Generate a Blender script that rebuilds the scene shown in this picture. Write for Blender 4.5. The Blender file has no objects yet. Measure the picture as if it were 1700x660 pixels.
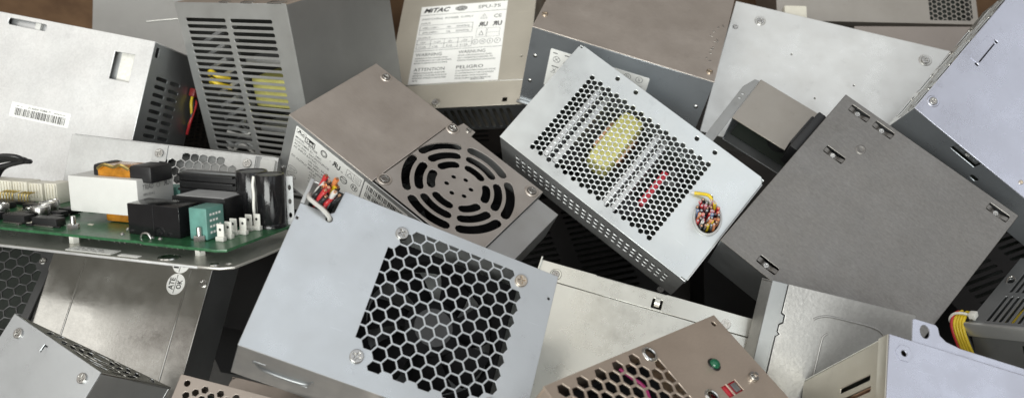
import bpy, bmesh, math, random
from mathutils import Matrix, Vector, Quaternion
scene = bpy.context.scene
R_ = math.radians
# ------------------------------------------------------------------ camera, world, lamps, exposure
PITCH = 46.0; CAM_Z = 0.665
cam = bpy.data.cameras.new('camera'); camo = bpy.data.objects.new('camera', cam)
scene.collection.objects.link(camo); scene.camera = camo
cam.sensor_width = 36; cam.lens = 36*1400/1700; cam.clip_start = .02; cam.clip_end = 50
camo.location = (0, 0, CAM_Z); camo.rotation_euler = (R_(90-PITCH), 0, 0)
cam.dof.use_dof = True; cam.dof.focus_distance = .545; cam.dof.aperture_fstop = 10.
w = bpy.data.worlds.new('World'); scene.world = w; w.use_nodes = True
bg = w.node_tree.nodes['Background']; bg.inputs['Color'].default_value = (.90, .81, .73, 1); bg.inputs['Strength'].default_value = .215
def area(name, loc, target, sx, sy, power, col):
    l = bpy.data.lights.new(name, 'AREA'); l.shape = 'RECTANGLE'; l.size = sx; l.size_y = sy; l.energy = power; l.color = col
    o = bpy.data.objects.new(name, l); scene.collection.objects.link(o); o.location = loc
    o.rotation_euler = (Vector(target)-Vector(loc)).to_track_quat('-Z', 'Y').to_euler(); return o
for nm, x, wd, pw, col in (('window_light', .78, 1.1, 9.4, (.87, .935, 1.0)), ('window_light', 2.4, 1.1, 9.4, (.87, .935, 1.0)), ('ceiling_light', -.68, 1.1, 10.2, (1.0, .98, .93)), ('ceiling_light', -2.75, 1.9, 18.5, (1.0, .98, .93))):
    area(nm, (x, .1, 2.35), (x, .1, 0), wd, 3.0, pw, col)
area('front_window', (-.6, -2.0, 1.95), (-.1, .4, .2), 2.0, 1.4, 86, (.975, 1.0, .965))
vs = scene.view_settings; vs.view_transform = 'Standard'; vs.look = 'None'; vs.exposure = .1; vs.gamma = 1; vs.use_curve_mapping = False
# ------------------------------------------------------------------ materials
MATS = {}
def newmat(name):
    m = bpy.data.materials.new(name); m.use_nodes = True; MATS[name] = m
    nt = m.node_tree; b = nt.nodes['Principled BSDF']; return m, nt, b
def nd(nt, t, **kw):
    n = nt.nodes.new(t)
    for k, v in kw.items():
        if k in n.inputs.keys(): n.inputs[k].default_value = v
        else: setattr(n, k, v)
    return n
def coords(nt, stretch=(1, 1, 1)):
    tc = nd(nt, 'ShaderNodeTexCoord'); oi = nd(nt, 'ShaderNodeObjectInfo')
    mul = nd(nt, 'ShaderNodeVectorMath', operation='SCALE'); mul.inputs[0].default_value = (13.7, 7.3, 3.1)
    nt.links.new(oi.outputs['Random'], mul.inputs['Scale'])
    mp = nd(nt, 'ShaderNodeMapping'); mp.inputs['Scale'].default_value = stretch
    nt.links.new(tc.outputs['Object'], mp.inputs['Vector'])
    ad = nd(nt, 'ShaderNodeVectorMath', operation='ADD')
    nt.links.new(mp.outputs[0], ad.inputs[0]); nt.links.new(mul.outputs[0], ad.inputs[1])
    return ad.outputs[0]
def ramp(nt, fac, stops):
    r = nd(nt, 'ShaderNodeValToRGB'); e = r.color_ramp.elements
    while len(e) < len(stops): e.new(.5)
    for k, (p, c) in enumerate(stops): e[k].position = p; e[k].color = c if len(c) == 4 else (*c, 1)
    nt.links.new(fac, r.inputs[0]); return r.outputs[0]
def noise(nt, vec, scale, detail=4, rough=.55):
    n = nd(nt, 'ShaderNodeTexNoise'); n.inputs['Scale'].default_value = scale; n.inputs['Detail'].default_value = detail; n.inputs['Roughness'].default_value = rough
    nt.links.new(vec, n.inputs['Vector']); return n.outputs['Fac']
def mix(nt, fac, a, b, mode='MIX'):
    n = nd(nt, 'ShaderNodeMix', data_type='RGBA', blend_type=mode)
    for sock, v in ((n.inputs[0], fac), (n.inputs[6], a), (n.inputs[7], b)):
        if hasattr(v, 'is_output'): nt.links.new(v, sock)
        else: sock.default_value = v if not isinstance(v, tuple) else ((*v, 1) if len(v) == 3 else v)
    return n.outputs[2]
def metal(name, col, rough=.30, metallic=.78, var=.035, spangle=0., streak=0., bump=.02, dirt=.22):
    m, nt, b = newmat(name)
    v = coords(nt)
    big = noise(nt, v, 22, 5, .6); fine = noise(nt, v, 420, 3)
    dark = tuple(c*(1-var*2) for c in col); lite = tuple(min(1, c*(1+var*.7)) for c in col)
    c = ramp(nt, big, [(.3, dark), (.68, lite)])
    if spangle:
        vo = nd(nt, 'ShaderNodeTexVoronoi'); vo.inputs['Scale'].default_value = 700; nt.links.new(v, vo.inputs['Vector'])
        sp = nd(nt, 'ShaderNodeRGBToBW'); nt.links.new(vo.outputs['Color'], sp.inputs[0])
        g = ramp(nt, sp.outputs[0], [(.2, (1-spangle,)*3), (.8, (1+spangle*.4,)*3)])
        c = mix(nt, 1., c, g, 'MULTIPLY')
    if streak:
        v2 = coords(nt, (260, 900, 260)); s = noise(nt, v2, 1.0, 5, .75)
        g = ramp(nt, s, [(.3, (1-streak,)*3), (.7, (1+streak*.5,)*3)])
        c = mix(nt, 1., c, g, 'MULTIPLY')
    # small handling marks: sparse dark smudges and thin scratches
    d = noise(nt, v, 75, 6, .7); dm = ramp(nt, d, [(.60, (0, 0, 0)), (.74, (dirt,)*3)])
    c = mix(nt, dm, c, tuple(x*.45 for x in col))
    v3 = coords(nt, (30, 420, 200)); sc = noise(nt, v3, 1.3, 2); scm = ramp(nt, sc, [(.735, (0, 0, 0)), (.75, (.32,)*3)])
    c = mix(nt, scm, c, tuple(min(1, x*1.25) for x in col))
    nt.links.new(c, b.inputs['Base Color'])
    rr = ramp(nt, noise(nt, v, 38, 6, .65), [(.3, (max(.05, rough-.07),)*3), (.72, (rough+.12,)*3)])
    nt.links.new(rr, b.inputs['Roughness']); b.inputs['Metallic'].default_value = metallic
    bp = nd(nt, 'ShaderNodeBump'); bp.inputs['Strength'].default_value = 1.; bp.inputs['Distance'].default_value = bump*.001
    nt.links.new(fine, bp.inputs['Height'])
    bp2 = nd(nt, 'ShaderNodeBump'); bp2.inputs['Strength'].default_value = 1.; bp2.inputs['Distance'].default_value = .0020
    nt.links.new(noise(nt, v, 9, 2, .4), bp2.inputs['Height']); nt.links.new(bp.outputs[0], bp2.inputs['Normal'])
    nt.links.new(bp2.outputs[0], b.inputs['Normal']); return m
def plain(name, col, rough=.5, metallic=0., var=.12, spec=.5, trans=0., scale=120):
    m, nt, b = newmat(name); v = coords(nt)
    c = ramp(nt, noise(nt, v, scale, 4), [(.3, tuple(x*(1-var) for x in col)), (.7, tuple(min(1, x*(1+var)) for x in col))])
    nt.links.new(c, b.inputs['Base Color']); b.inputs['Roughness'].default_value = rough; b.inputs['Metallic'].default_value = metallic
    b.inputs['Specular IOR Level'].default_value = spec
    if trans: b.inputs['Transmission Weight'].default_value = trans
    bp = nd(nt, 'ShaderNodeBump'); bp.inputs['Distance'].default_value = .00006; nt.links.new(noise(nt, v, 900, 3), bp.inputs['Height']); nt.links.new(bp.outputs[0], b.inputs['Normal'])
    return m
metal('cool_white_steel', (.575, .60, .618), .30)
metal('white_steel', (.69, .72, .72), .30, bump=.03)
metal('taupe_reflection_steel', (.63, .57, .515), .36, streak=.06)  # base tint stands in for the brown surroundings reflected in the metal
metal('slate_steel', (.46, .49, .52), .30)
metal('label_side_steel', (.60, .61, .61), .34)
metal('galvanized_grey', (.235, .224, .21), .36, metallic=.85, spangle=.04, streak=.16, bump=.12, dirt=.3, var=.05)
metal('galvanized_light', (.84, .85, .85), .40, spangle=.05, var=.07, bump=.06)
metal('bright_zinc', (.56, .565, .56), .42, spangle=.05, var=.07, bump=.06)
metal('ivory_steel', (.69, .685, .655), .30, metallic=.75)
metal('olive_white_steel', (.82, .825, .76), .27, metallic=.8)
metal('khaki_steel', (.60, .57, .49), .38, metallic=.75)
metal('lavender_reflection_steel', (.585, .60, .69), .26)  # bluish overhead reflection put into the base colour
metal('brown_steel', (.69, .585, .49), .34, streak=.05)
metal('grey_steel', (.56, .57, .565), .38)
metal('mid_grey_plate', (.42, .415, .405), .45, spangle=.06, bump=.12)
metal('greige_steel', (.64, .60, .56), .32)
metal('silver_grey_steel', (.68, .69, .675), .36)
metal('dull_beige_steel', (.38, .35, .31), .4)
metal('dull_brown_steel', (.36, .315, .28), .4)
metal('dusky_grey_steel', (.36, .36, .35), .42)
metal('shaded_steel', (.11, .11, .112), .42)  # for U: the shade it lies in is put into the colour
metal('gap_shade_steel', (.014, .014, .015), .45, metallic=.3)
metal('dark_grey_steel', (.30, .31, .315), .40)
metal('bright_steel', (.74, .74, .71), .17, metallic=1., var=.03, streak=.05)
metal('tray_steel', (.60, .59, .55), .33)
metal('screw_steel', (.50, .49, .47), .27, metallic=1., dirt=.4)
metal('screw_brass', (.66, .58, .48), .28, metallic=1., dirt=.4)
metal('heatsink', (.72, .73, .74), .35)
metal('copper', (.72, .42, .26), .3, metallic=1.)
metal('gold_pin', (.85, .66, .25), .25, metallic=1.)
plain('label_paper', (.93, .93, .90), .45, var=.03); plain('ink', (.015, .015, .016), .5); plain('grey_ink', (.16, .16, .165), .5)
plain('black_plastic', (.012, .012, .013), .42); plain('fan_plastic', (.008, .008, .009), .8, spec=.15); plain('gloss_black', (.010, .010, .011), .12); plain('dark_void_board', (.02, .025, .02), .6)
plain('yellow_tape', (.70, .66, .22), .35, var=.18); plain('red_plastic', (.55, .03, .05), .3); plain('green_lens', (.01, .10, .05), .08)
plain('pcb_green', (.03, .115, .05), .28, var=.35, scale=260); plain('white_block', (.66, .66, .635), .5, var=.03); plain('cream_plastic', (.74, .71, .61), .42, var=.05)
plain('kapton', (.46, .19, .02), .15, var=.35, scale=160); plain('teal_block', (.11, .26, .225), .4, var=.2); plain('sleeve_nylon', (.50, .49, .46), .4, var=.05); plain('plug_red', (.22, .02, .02), .4); plain('nylon', (.72, .71, .66), .4, var=.05)
plain('foam', (.80, .79, .74), .9, var=.12, scale=400); plain('dark_sticker', (.05, .05, .052), .4); plain('sleeve_grey', (.45, .46, .46), .35)
for n, c in (('red', (.52, .035, .04)), ('yellow', (.72, .53, .03)), ('black', (.016, .016, .017)), ('orange', (.66, .24, .09)), ('pink', (.68, .22, .26)), ('white', (.70, .69, .66)), ('blue', (.10, .16, .34)), ('magenta', (.5, .04, .2))):
    plain('wire_'+n, c, .35)
m, nt, b = newmat('cardboard'); v = coords(nt, (1, 1, 14)); nt.links.new(ramp(nt, noise(nt, v, 40, 5), [(.3, (.10, .053, .026)), (.7, (.16, .09, .045))]), b.inputs['Base Color']); b.inputs['Roughness'].default_value = .85
m, nt, b = newmat('floor_grey'); v = coords(nt); nt.links.new(ramp(nt, noise(nt, v, 30, 6), [(.3, (.05, .048, .046)), (.7, (.10, .097, .093))]), b.inputs['Base Color']); b.inputs['Roughness'].default_value = .8
# ------------------------------------------------------------------ mesh helpers (all input in millimetres)
MM = .001
COL = scene.collection
def smooth(me, angle=30):
    try: me.shade_smooth(); me.set_sharp_from_angle(angle=R_(angle))
    except Exception: pass
def circle(cx, cy, r, n=20, ry=None, rot=0):
    ry = ry or r; c, s = math.cos(rot), math.sin(rot); out = []
    for k in range(n):
        a = 2*math.pi*k/n; x, y = r*math.cos(a), ry*math.sin(a); out.append((cx+x*c-y*s, cy+x*s+y*c))
    return out
def hexa(cx, cy, flat, pointy=False):
    r = flat/math.sqrt(3); o = 30 if pointy else 0
    return [(cx+r*math.cos(R_(60*k+o)), cy+r*math.sin(R_(60*k+o))) for k in range(6)]
def rrect(x0, y0, x1, y1, r=1., n=4):
    r = min(r, (x1-x0)/2-.001, (y1-y0)/2-.001); out = []
    for cx, cy, a in ((x1-r, y0+r, -90), (x1-r, y1-r, 0), (x0+r, y1-r, 90), (x0+r, y0+r, 180)):
        for k in range(n+1): t = R_(a+90*k/n); out.append((cx+r*math.cos(t), cy+r*math.sin(t)))
    return out
def rect(x0, y0, x1, y1): return [(x0, y0), (x1, y0), (x1, y1), (x0, y1)]
def arcslot(cx, cy, r0, r1, a0, a1, n=10):
    rm = (r0+r1)/2; h = (r1-r0)/2; out = []
    for k in range(n+1): t = R_(a0+(a1-a0)*k/n); out.append((cx+r1*math.cos(t), cy+r1*math.sin(t)))
    t = R_(a1); ex, ey = cx+rm*math.cos(t), cy+rm*math.sin(t)
    for k in range(1, 4): q = t+math.pi*k/4; out.append((ex+h*math.cos(q), ey+h*math.sin(q)))
    for k in range(n+1): t = R_(a1+(a0-a1)*k/n); out.append((cx+r0*math.cos(t), cy+r0*math.sin(t)))
    t = R_(a0); ex, ey = cx+rm*math.cos(t), cy+rm*math.sin(t)
    for k in range(1, 4): q = t+math.pi+math.pi*k/4; out.append((ex+h*math.cos(q), ey+h*math.sin(q)))
    return out
def parea(p): return abs(sum(p[i][0]*p[i-1][1]-p[i-1][0]*p[i][1] for i in range(len(p))))/2
def clip(poly, x0, y0, x1, y1):
    for ax, val, sg in ((0, x0, 1), (0, x1, -1), (1, y0, 1), (1, y1, -1)):
        out = []
        for i in range(len(poly)):
            a, b = poly[i-1], poly[i]; da, db = sg*(a[ax]-val), sg*(b[ax]-val)
            if (da >= 0) != (db >= 0):
                t = da/(da-db); out.append((a[0]+(b[0]-a[0])*t, a[1]+(b[1]-a[1])*t))
            if db >= 0: out.append(b)
        poly = out
        if len(poly) < 3: return []
    return poly
def sheet(outline, holes=(), th=1., bev=.25, res=1):
    """a flat sheet with punched holes and softened edges; top at z=0, bottom at -th"""
    cu = bpy.data.curves.new('sheet', 'CURVE'); cu.dimensions = '2D'; cu.fill_mode = 'BOTH'
    bev = min(bev, th*.45); cu.extrude = (th/2-bev)*MM; cu.bevel_depth = bev*MM; cu.bevel_resolution = res; cu.offset = -bev*MM
    for p in [outline]+list(holes):
        s = cu.splines.new('POLY'); s.points.add(len(p)-1); s.use_cyclic_u = True
        s.points.foreach_set('co', [c for (x, y) in p for c in (x*MM, y*MM, 0, 1)])
    ob = bpy.data.objects.new('sheet', cu); me = bpy.data.meshes.new_from_object(ob)
    bpy.data.objects.remove(ob); bpy.data.curves.remove(cu)
    me.transform(Matrix.Translation((0, 0, -th/2*MM))); me.materials.clear(); smooth(me, 40); return me
def bmesh_to(bm, angle=35):
    me = bpy.data.meshes.new('m'); bmesh.ops.recalc_face_normals(bm, faces=bm.faces); bm.to_mesh(me); bm.free(); smooth(me, angle); return me
def block(x0, y0, z0, x1, y1, z1, bev=.4):
    bm = bmesh.new(); bmesh.ops.create_cube(bm, size=1)
    for v in bm.verts: v.co = Vector(((x0+x1)/2+v.co.x*(x1-x0), (y0+y1)/2+v.co.y*(y1-y0), (z0+z1)/2+v.co.z*(z1-z0)))*MM
    if bev: bmesh.ops.bevel(bm, geom=list(bm.edges), offset=bev*MM, segments=2, profile=.6, affect='EDGES')
    return bmesh_to(bm)
def lathe(profile, n=20, cx=0, cy=0):
    bm = bmesh.new(); rings = []
    for r, z in profile:
        if r < 1e-6: rings.append([bm.verts.new(Vector((cx, cy, z))*MM)])
        else: rings.append([bm.verts.new(Vector((cx+r*math.cos(2*math.pi*k/n), cy+r*math.sin(2*math.pi*k/n), z))*MM) for k in range(n)])
    for a, b in zip(rings, rings[1:]):
        for k in range(n):
            q = [a[k % len(a)], a[(k+1) % len(a)], b[(k+1) % len(b)], b[k % len(b)]]
            u = list(dict.fromkeys(q))
            if len(u) > 2: bm.faces.new(u)
    return bmesh_to(bm, 40)
def tube(pts, r, n=8, cap=True):
    P = [Vector(p) for p in pts]; bm = bmesh.new(); rings = []; up = None
    for i, p in enumerate(P):
        d = (P[min(i+1, len(P)-1)]-P[max(i-1, 0)]).normalized()
        if up is None: up = d.orthogonal().normalized()
        up = (up-d*up.dot(d)).normalized(); si = d.cross(up)
        rr = r[i] if isinstance(r, (list, tuple)) else r
        rings.append([bm.verts.new((p+(up*math.cos(2*math.pi*k/n)+si*math.sin(2*math.pi*k/n))*rr)*MM) for k in range(n)])
    for a, b in zip(rings, rings[1:]):
        for k in range(n): bm.faces.new((a[k], a[(k+1) % n], b[(k+1) % n], b[k]))
    if cap: bm.faces.new(rings[0][::-1]); bm.faces.new(rings[-1])
    return bmesh_to(bm, 50)
def spline(pts, n=6):
    P = [Vector(p) for p in pts]; out = []
    for i in range(len(P)-1):
        p0, p1, p2, p3 = P[max(i-1, 0)], P[i], P[i+1], P[min(i+2, len(P)-1)]
        for k in range(n):
            t = k/n; out.append(.5*((2*p1)+(p2-p0)*t+(2*p0-5*p1+4*p2-p3)*t*t+(3*p1-p0-3*p2+p3)*t**3))
    return out+[P[-1]]
def join(*mes):
    bm = bmesh.new()
    for me in mes: bm.from_mesh(me)
    out = bpy.data.meshes.new('m'); bm.to_mesh(out); bm.free(); smooth(out, 40); return out
def moved(me, mat): me = me.copy(); me.transform(mat); return me
def obj(name, me, mat, parent=None, M=None):
    o = bpy.data.objects.new(name, me); me.name = name
    if mat and not me.materials: me.materials.append(MATS[mat])
    COL.objects.link(o)
    if parent: o.parent = parent
    if M is not None: o.matrix_basis = M
    return o
# shared screw head with a real cross recess
def plus(r, wd): return [(wd, wd), (wd, r), (-wd, r), (-wd, wd), (-r, wd), (-r, -wd), (-wd, -wd), (-wd, -r), (wd, -r), (wd, -wd), (r, -wd), (r, wd)]
def make_screw(R=3.1):
    top = sheet(circle(0, 0, R, 22), [plus(R*.6, R*.13)], 1.0, .35, 2); top.transform(Matrix.Translation((0, 0, 1.3*MM)))
    base = lathe([(R, .45), (R, -.6), (0, -.6)], 22); mid = lathe([(0, .5), (R*.98, .5)], 22)
    return join(top, base, mid)
SCREW = make_screw(); SCREWS = {}
def screw_mesh(mat):
    if mat not in SCREWS: SCREWS[mat] = SCREW.copy(); SCREWS[mat].materials.append(MATS[mat])
    return SCREWS[mat]
SEAT = lathe([(3.3, 0.0), (3.5, .45), (4.3, .55), (4.9, .1), (5.0, -.1)], 24)
class Print:
    """flat ink print gathered into one mesh (lettering, rules, marks) lying on a label"""
    def __init__(s): s.bm = bmesh.new()
    def text(s, txt, x, y, size, width=None, shear=0., bold=0., rot=0., mirror=False, align='LEFT'):
        cu = bpy.data.curves.new('t', 'FONT'); cu.body = txt; cu.size = 1; cu.resolution_u = 2; cu.shear = shear; cu.offset = bold; cu.fill_mode = 'FRONT'
        ob = bpy.data.objects.new('t', cu); me = bpy.data.meshes.new_from_object(ob); bpy.data.objects.remove(ob); bpy.data.curves.remove(cu)
        if not me.vertices: return
        xs = [v.co.x for v in me.vertices]; x0, x1 = min(xs), max(xs)
        sy = size/.69; sx = (width/(x1-x0)) if width else sy
        ox = {'LEFT': 0, 'CENTER': -(x1-x0)*sx/2}[align]
        M = Matrix.Translation((x*MM, y*MM, 0)) @ Matrix.Rotation(rot, 4, 'Z') @ Matrix.Diagonal((MM, MM, MM, 1)) @ Matrix.Translation((ox, 0, 0)) @ Matrix.Diagonal((-sx if mirror else sx, sy, 1, 1)) @ Matrix.Translation((-(x1 if mirror else x0), 0, 0))
        me.transform(M); s.bm.from_mesh(me); bpy.data.meshes.remove(me)
    def poly(s, p): s.bm.faces.new([s.bm.verts.new((x*MM, y*MM, 0)) for x, y in p])
    def line(s, a, b, wd=.3):
        d = Vector((b[0]-a[0], b[1]-a[1])).normalized()*wd/2; n = (-d.y, d.x)
        s.poly([(a[0]+n[0], a[1]+n[1]), (b[0]+n[0], b[1]+n[1]), (b[0]-n[0], b[1]-n[1]), (a[0]-n[0], a[1]-n[1])][::-1])
    def frame(s, x0, y0, x1, y1, wd=.3):
        for a, b in (((x0, y0), (x1, y0)), ((x1, y0), (x1, y1)), ((x1, y1), (x0, y1)), ((x0, y1), (x0, y0))): s.line(a, b, wd)
    def ring(s, cx, cy, r, wd=.3, ry=None, n=20):
        ry = ry or r; o = circle(cx, cy, r, n, ry); i = circle(cx, cy, r-wd, n, ry-wd)
        for k in range(n): s.poly([o[k], o[(k+1) % n], i[(k+1) % n], i[k]])
    def mesh(s):
        me = bpy.data.meshes.new('print'); s.bm.to_mesh(me); s.bm.free(); return me
# ------------------------------------------------------------------ the power supply builder
POSES = {
    'F': ((-0.13184, 0.23121, 0.32488), (0.96951, 0.11806, 0.19214, -0.09589), (149.37, 99.42, 50.0)),
    'E': ((-0.15126, 0.43811, 0.29364), (0.94235, -0.0344, 0.16759, -0.28759), (160.44, 92.32, 64.0)),
    'G': ((-0.00923, 0.46718, 0.24772), (0.90994, 0.23705, 0.07387, -0.33219), (170.3, 96.64, 62.0)),
    'M': ((0.14443, 0.38613, 0.224), (0.90666, 0.21515, 0.04789, -0.3597), (140.59, 146.69, 60.0)),
    'H': ((0.0163, 0.57089, 0.27348), (0.98571, 0.01204, 0.06744, -0.15392), (151.09, 140.02, 80.0)),
    'I': ((0.16372, 0.55342, 0.17682), (0.96716, 0.19609, 0.0023, -0.16172), (200.0, 140.0, 22.0)),
    'L': ((0.28784, 0.46563, 0.27643), (0.90518, 0.21618, 0.12003, -0.3457), (150.0, 140.0, 45.0)),
    'N': ((-0.02364, 0.24803, 0.17246), (0.97049, 0.17685, -0.01239, -0.16345), (149.65, 139.99, 60.0)),
    'O': ((0.06377, 0.13999, 0.3102), (0.9209, 0.00757, 0.23256, 0.31274), (150.0, 86.0, 45.0)),
    'P': ((0.13334, 0.24485, 0.18634), (0.92406, 0.36313, 0.04263, -0.1115), (90.61, 110.04, 22.0)),
    'Q': ((0.17003, 0.16255, 0.28136), (0.9785, 0.14124, 0.09819, -0.11379), (140.0, 94.97, 95.11)),
    'C': ((-0.25315, 0.5128, 0.13637), (0.79777, 0.54691, -0.23217, -0.10273), (119.17, 169.0, 122.14)),
    'A': ((-0.45313, 0.48749, 0.18497), (0.92698, 0.34757, -0.04619, -0.13334), (150.0, 140.0, 70.0)),
    'D': ((-0.11913, 0.59613, 0.16446), (0.98116, 0.14478, -0.10916, -0.06664), (134.79, 139.97, 40.0)),
    'B': ((-0.32668, 0.4093, 0.22098), (0.9466, 0.31407, -0.01454, -0.07138), (155.22, 62.02, 20.0)),
    'K': ((0.17639, 0.51707, 0.22367), (0.93489, 0.14511, 0.05772, -0.31873), (110.0, 46.42, 35.0)),
    'R': ((0.29107, 0.31771, 0.22352), (0.88221, -0.17596, -0.25702, -0.3531), (139.94, 90.85, 50.0)),
    'S': ((-0.3451, 0.30326, 0.15989), (0.97434, 0.2077, -0.02762, -0.08221), (121.32, 120.04, 40.0)),
    'T': ((-0.32486, 0.23159, 0.23038), (0.93229, 0.23065, -0.07833, -0.26741), (76.24, 79.91, 60.83)),
    'U': ((-0.46375, 0.32344, 0.18874), (0.97966, 0.16806, 0.06651, -0.08715), (120.0, 120.0, 40.0)),
    'V': ((-0.20202, 0.17369, 0.23778), (0.97773, 0.1712, 0.0209, -0.1196), (110.0, 86.0, 40.0)),
    'X': ((-0.39901, 0.62456, 0.15783), (0.96076, 0.27399, -0.00396, 0.04294), (152.37, 124.17, 60.0)),
    'J': ((0.26314, 0.70872, 0.18627), (0.97033, 0.23997, -0.01265, -0.02687), (195.25, 80.12, 80.0)),
    'TR': ((-0.34217, 0.33673, 0.2826), (0.94211, -0.29427, -0.04507, -0.15428), (202.57, 84.74, 1.5)),
    'V2': ((-0.18227, 0.20739, 0.21067), (0.97656, 0.17754, 0.02209, -0.11964), (100.0, 70.0, 30.0)),
    'Wb': ((0.33032, 0.6456, 0.1747), (0.97341, 0.22905, -0.00026, -0.00322), (133.44, 45.0, 20.0)),
}
def flat(x, y, yaw, dims):   # a unit lying flat on the floor
    c, s_ = math.cos(R_(yaw)), math.sin(R_(yaw)); a, b = -dims[0]/2*MM, -dims[1]/2*MM
    return ((x+a*c-b*s_, y+a*s_+b*c, dims[2]*MM), (math.cos(R_(yaw)/2), 0, 0, math.sin(R_(yaw)/2)), dims)
for k_, a_ in {'z1': (.05, .50, 14, (150, 140, 78)), 'z2': (.245, .465, -8, (150, 140, 80)), 'z3': (.44, .485, 22, (150, 140, 82)), 'z4': (-.18, .47, -12, (150, 130, 78)), 'z5': (-.02, .70, 5, (150, 140, 80)), 'z6': (-.31, .67, 9, (150, 140, 80))}.items(): POSES[k_] = flat(*a_)
GROUP = 'power supplies in the pile'
class PSU:
    def __init__(s, key, label, name='power_supply', cat='power supply', dims=None, group=GROUP):
        loc, q, d = POSES[key]; s.W, s.H, s.D = dims or d
        e = bpy.data.objects.new(name, None); COL.objects.link(e); e.empty_display_size = .02
        M = Matrix.Translation(loc) @ Quaternion(q).to_matrix().to_4x4()
        # the pose is that of the lower left front corner; the Empty stands at the middle of the far side
        sh = Vector((s.W/2, s.H/2, -s.D))*MM
        e.matrix_basis = M @ Matrix.Translation(sh); s.off = Matrix.Translation(-sh)
        e['label'] = label; e['category'] = cat; e['group'] = group; s.root = e
        X, Y, Z = Vector((1, 0, 0)), Vector((0, 1, 0)), Vector((0, 0, 1))
        def fr(o, x, y):
            z = x.cross(y); return Matrix(((x.x, y.x, z.x, o[0]*MM), (x.y, y.y, z.y, o[1]*MM), (x.z, y.z, z.z, o[2]*MM), (0, 0, 0, 1)))
        # sheet frames; u,v are chosen so that features keep plain local numbers
        s.fr = {'f': fr((0, 0, 0), X, Y), 'b': fr((0, 0, 0), X, Z), 't': fr((0, s.H, 0), X, -Z), 'l': fr((0, 0, 0), Z, Y), 'r': fr((s.W, 0, 0), -Z, Y), 'k': fr((0, 0, -s.D), -X, Y)}
    def M(s, face, u=0, v=0, w=0, rot=0): return s.off @ s.fr[face] @ Matrix.Translation((u*MM, v*MM, w*MM)) @ Matrix.Rotation(rot, 4, 'Z')
    def add(s, name, me, mat, face='f', u=0, v=0, w=0, rot=0, parent=None, label=None):
        p = parent or s.root; m = s.M(face, u, v, w, rot)
        o = obj(name, me, mat, p, (p.matrix_basis.inverted() @ m) if parent else m)
        if label: o['label'] = label
        return o
    def panel(s, face, mat, holes=(), outline=None, name=None, th=1., lift=None, bev=None):
        W, H, D = s.W, s.H, s.D; g = 1.03
        full = {'f': (0, 0, W, H), 'k': (-W+.2, .2, -.2, H-.2), 'b': (.15, -D+.2, W-.15, -g), 't': (.15, g, W-.15, D-.2), 'l': (-D+.2, g+.2, -g, H-g-.2), 'r': (g, g+.2, D-.2, H-g-.2)}[face]
        if lift is None: lift = 0 if face == 'f' else (-.2 if face != 'k' else -.0)
        nm = name or {'f': 'front_panel', 'k': 'back_panel', 'b': 'lower_panel', 't': 'upper_panel', 'l': 'side_panel', 'r': 'side_panel'}[face]
        return s.add(nm, sheet(outline or rect(*full), holes, th, bev or (.45 if len(holes) < 12 else .26), 2 if len(holes) < 12 else 1), mat, face, 0, 0, lift)
    def shell(s, mats, holes={}, skip='', outlines={}):
        d = {}
        for f in 'fbtlrk':
            if f in skip: continue
            d[f] = s.panel(f, mats.get(f, mats['*']), holes.get(f, ()), outlines.get(f))
        return d
    def screw(s, face, u, v, r=3.1, mat='screw_steel', seat=False, rot=None, w=0, parent=None):
        p = parent or s.root
        o = obj('screw', screw_mesh(mat), None, p); m = s.M(face, u, v, w, random.random()*3 if rot is None else rot) @ Matrix.Scale(r/3.1, 4)
        o.matrix_basis = (p.matrix_basis.inverted() @ m) if parent else m
        if seat: obj('screw_seat', moved(SEAT, Matrix.Identity(4)), mat if seat is True else seat, s.root, s.M(face, u, v, w) @ Matrix.Scale(r/3.1, 4))
        return o
    def label(s, face, outline, pr=None, ink='ink', name='label', mat='label_paper', w=0.0, th=.22):
        lift = (0 if face == 'f' else -.2)+w+th
        o = s.add(name, sheet(outline, (), th, .04), mat, face, 0, 0, lift)
        if pr: s.add('print', pr.mesh(), ink, face, 0, 0, lift+.07, parent=o)
        return o
    def fan(s, cx, cy, R, z, mat='fan_plastic', hub='fan_plastic', face='f'):
        f = s.add('fan_frame', sheet(rrect(-R-2, -R-2, R+2, R+2, 3), [circle(0, 0, R, 40)], 18, .6), mat, face, cx, cy, z)
        s.add('hub', lathe([(0, 0), (R*.36, 0), (R*.42, -1.2), (R*.42, -14)], 28), hub, face, cx, cy, z-3, parent=f)
        n = 7; bm = bmesh.new(); rows = []
        for k in range(7):
            t = k/6; r = R*.40+(R*.95-R*.40)*t; tw = R_(38-14*t); row = []
            for j in range(5):
                q = (j/4-.5); ch = R*.46*(1+.5*t)*(1 if t < .9 else .93); a = q*ch*math.cos(tw)/r+.22*t
                row.append((r*math.cos(a), r*math.sin(a), q*ch*math.sin(tw)-9))
            rows.append(row)
        lo = [[bm.verts.new(Vector((x, y, zz-.9))*MM) for x, y, zz in r] for r in rows]; up = [[bm.verts.new(Vector(p)*MM) for p in r] for r in rows]
        for i in range(6):
            for j in range(4):
                bm.faces.new((up[i][j], up[i][j+1], up[i+1][j+1], up[i+1][j])); bm.faces.new((lo[i][j], lo[i+1][j], lo[i+1][j+1], lo[i][j+1]))
        for i in range(6):
            bm.faces.new((up[i][0], up[i+1][0], lo[i+1][0], lo[i][0])); bm.faces.new((up[i][4], lo[i][4], lo[i+1][4], up[i+1][4]))
        for j in range(4): bm.faces.new((up[6][j], up[6][j+1], lo[6][j+1], lo[6][j])); bm.faces.new((up[0][j], lo[0][j], lo[0][j+1], up[0][j+1]))
        bl = bmesh_to(bm, 50); bl.materials.append(MATS[mat])
        for k in range(n): s.add('blade', bl, None, face, cx, cy, z, 2*math.pi*k/n+.3, parent=f)
        return f
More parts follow.
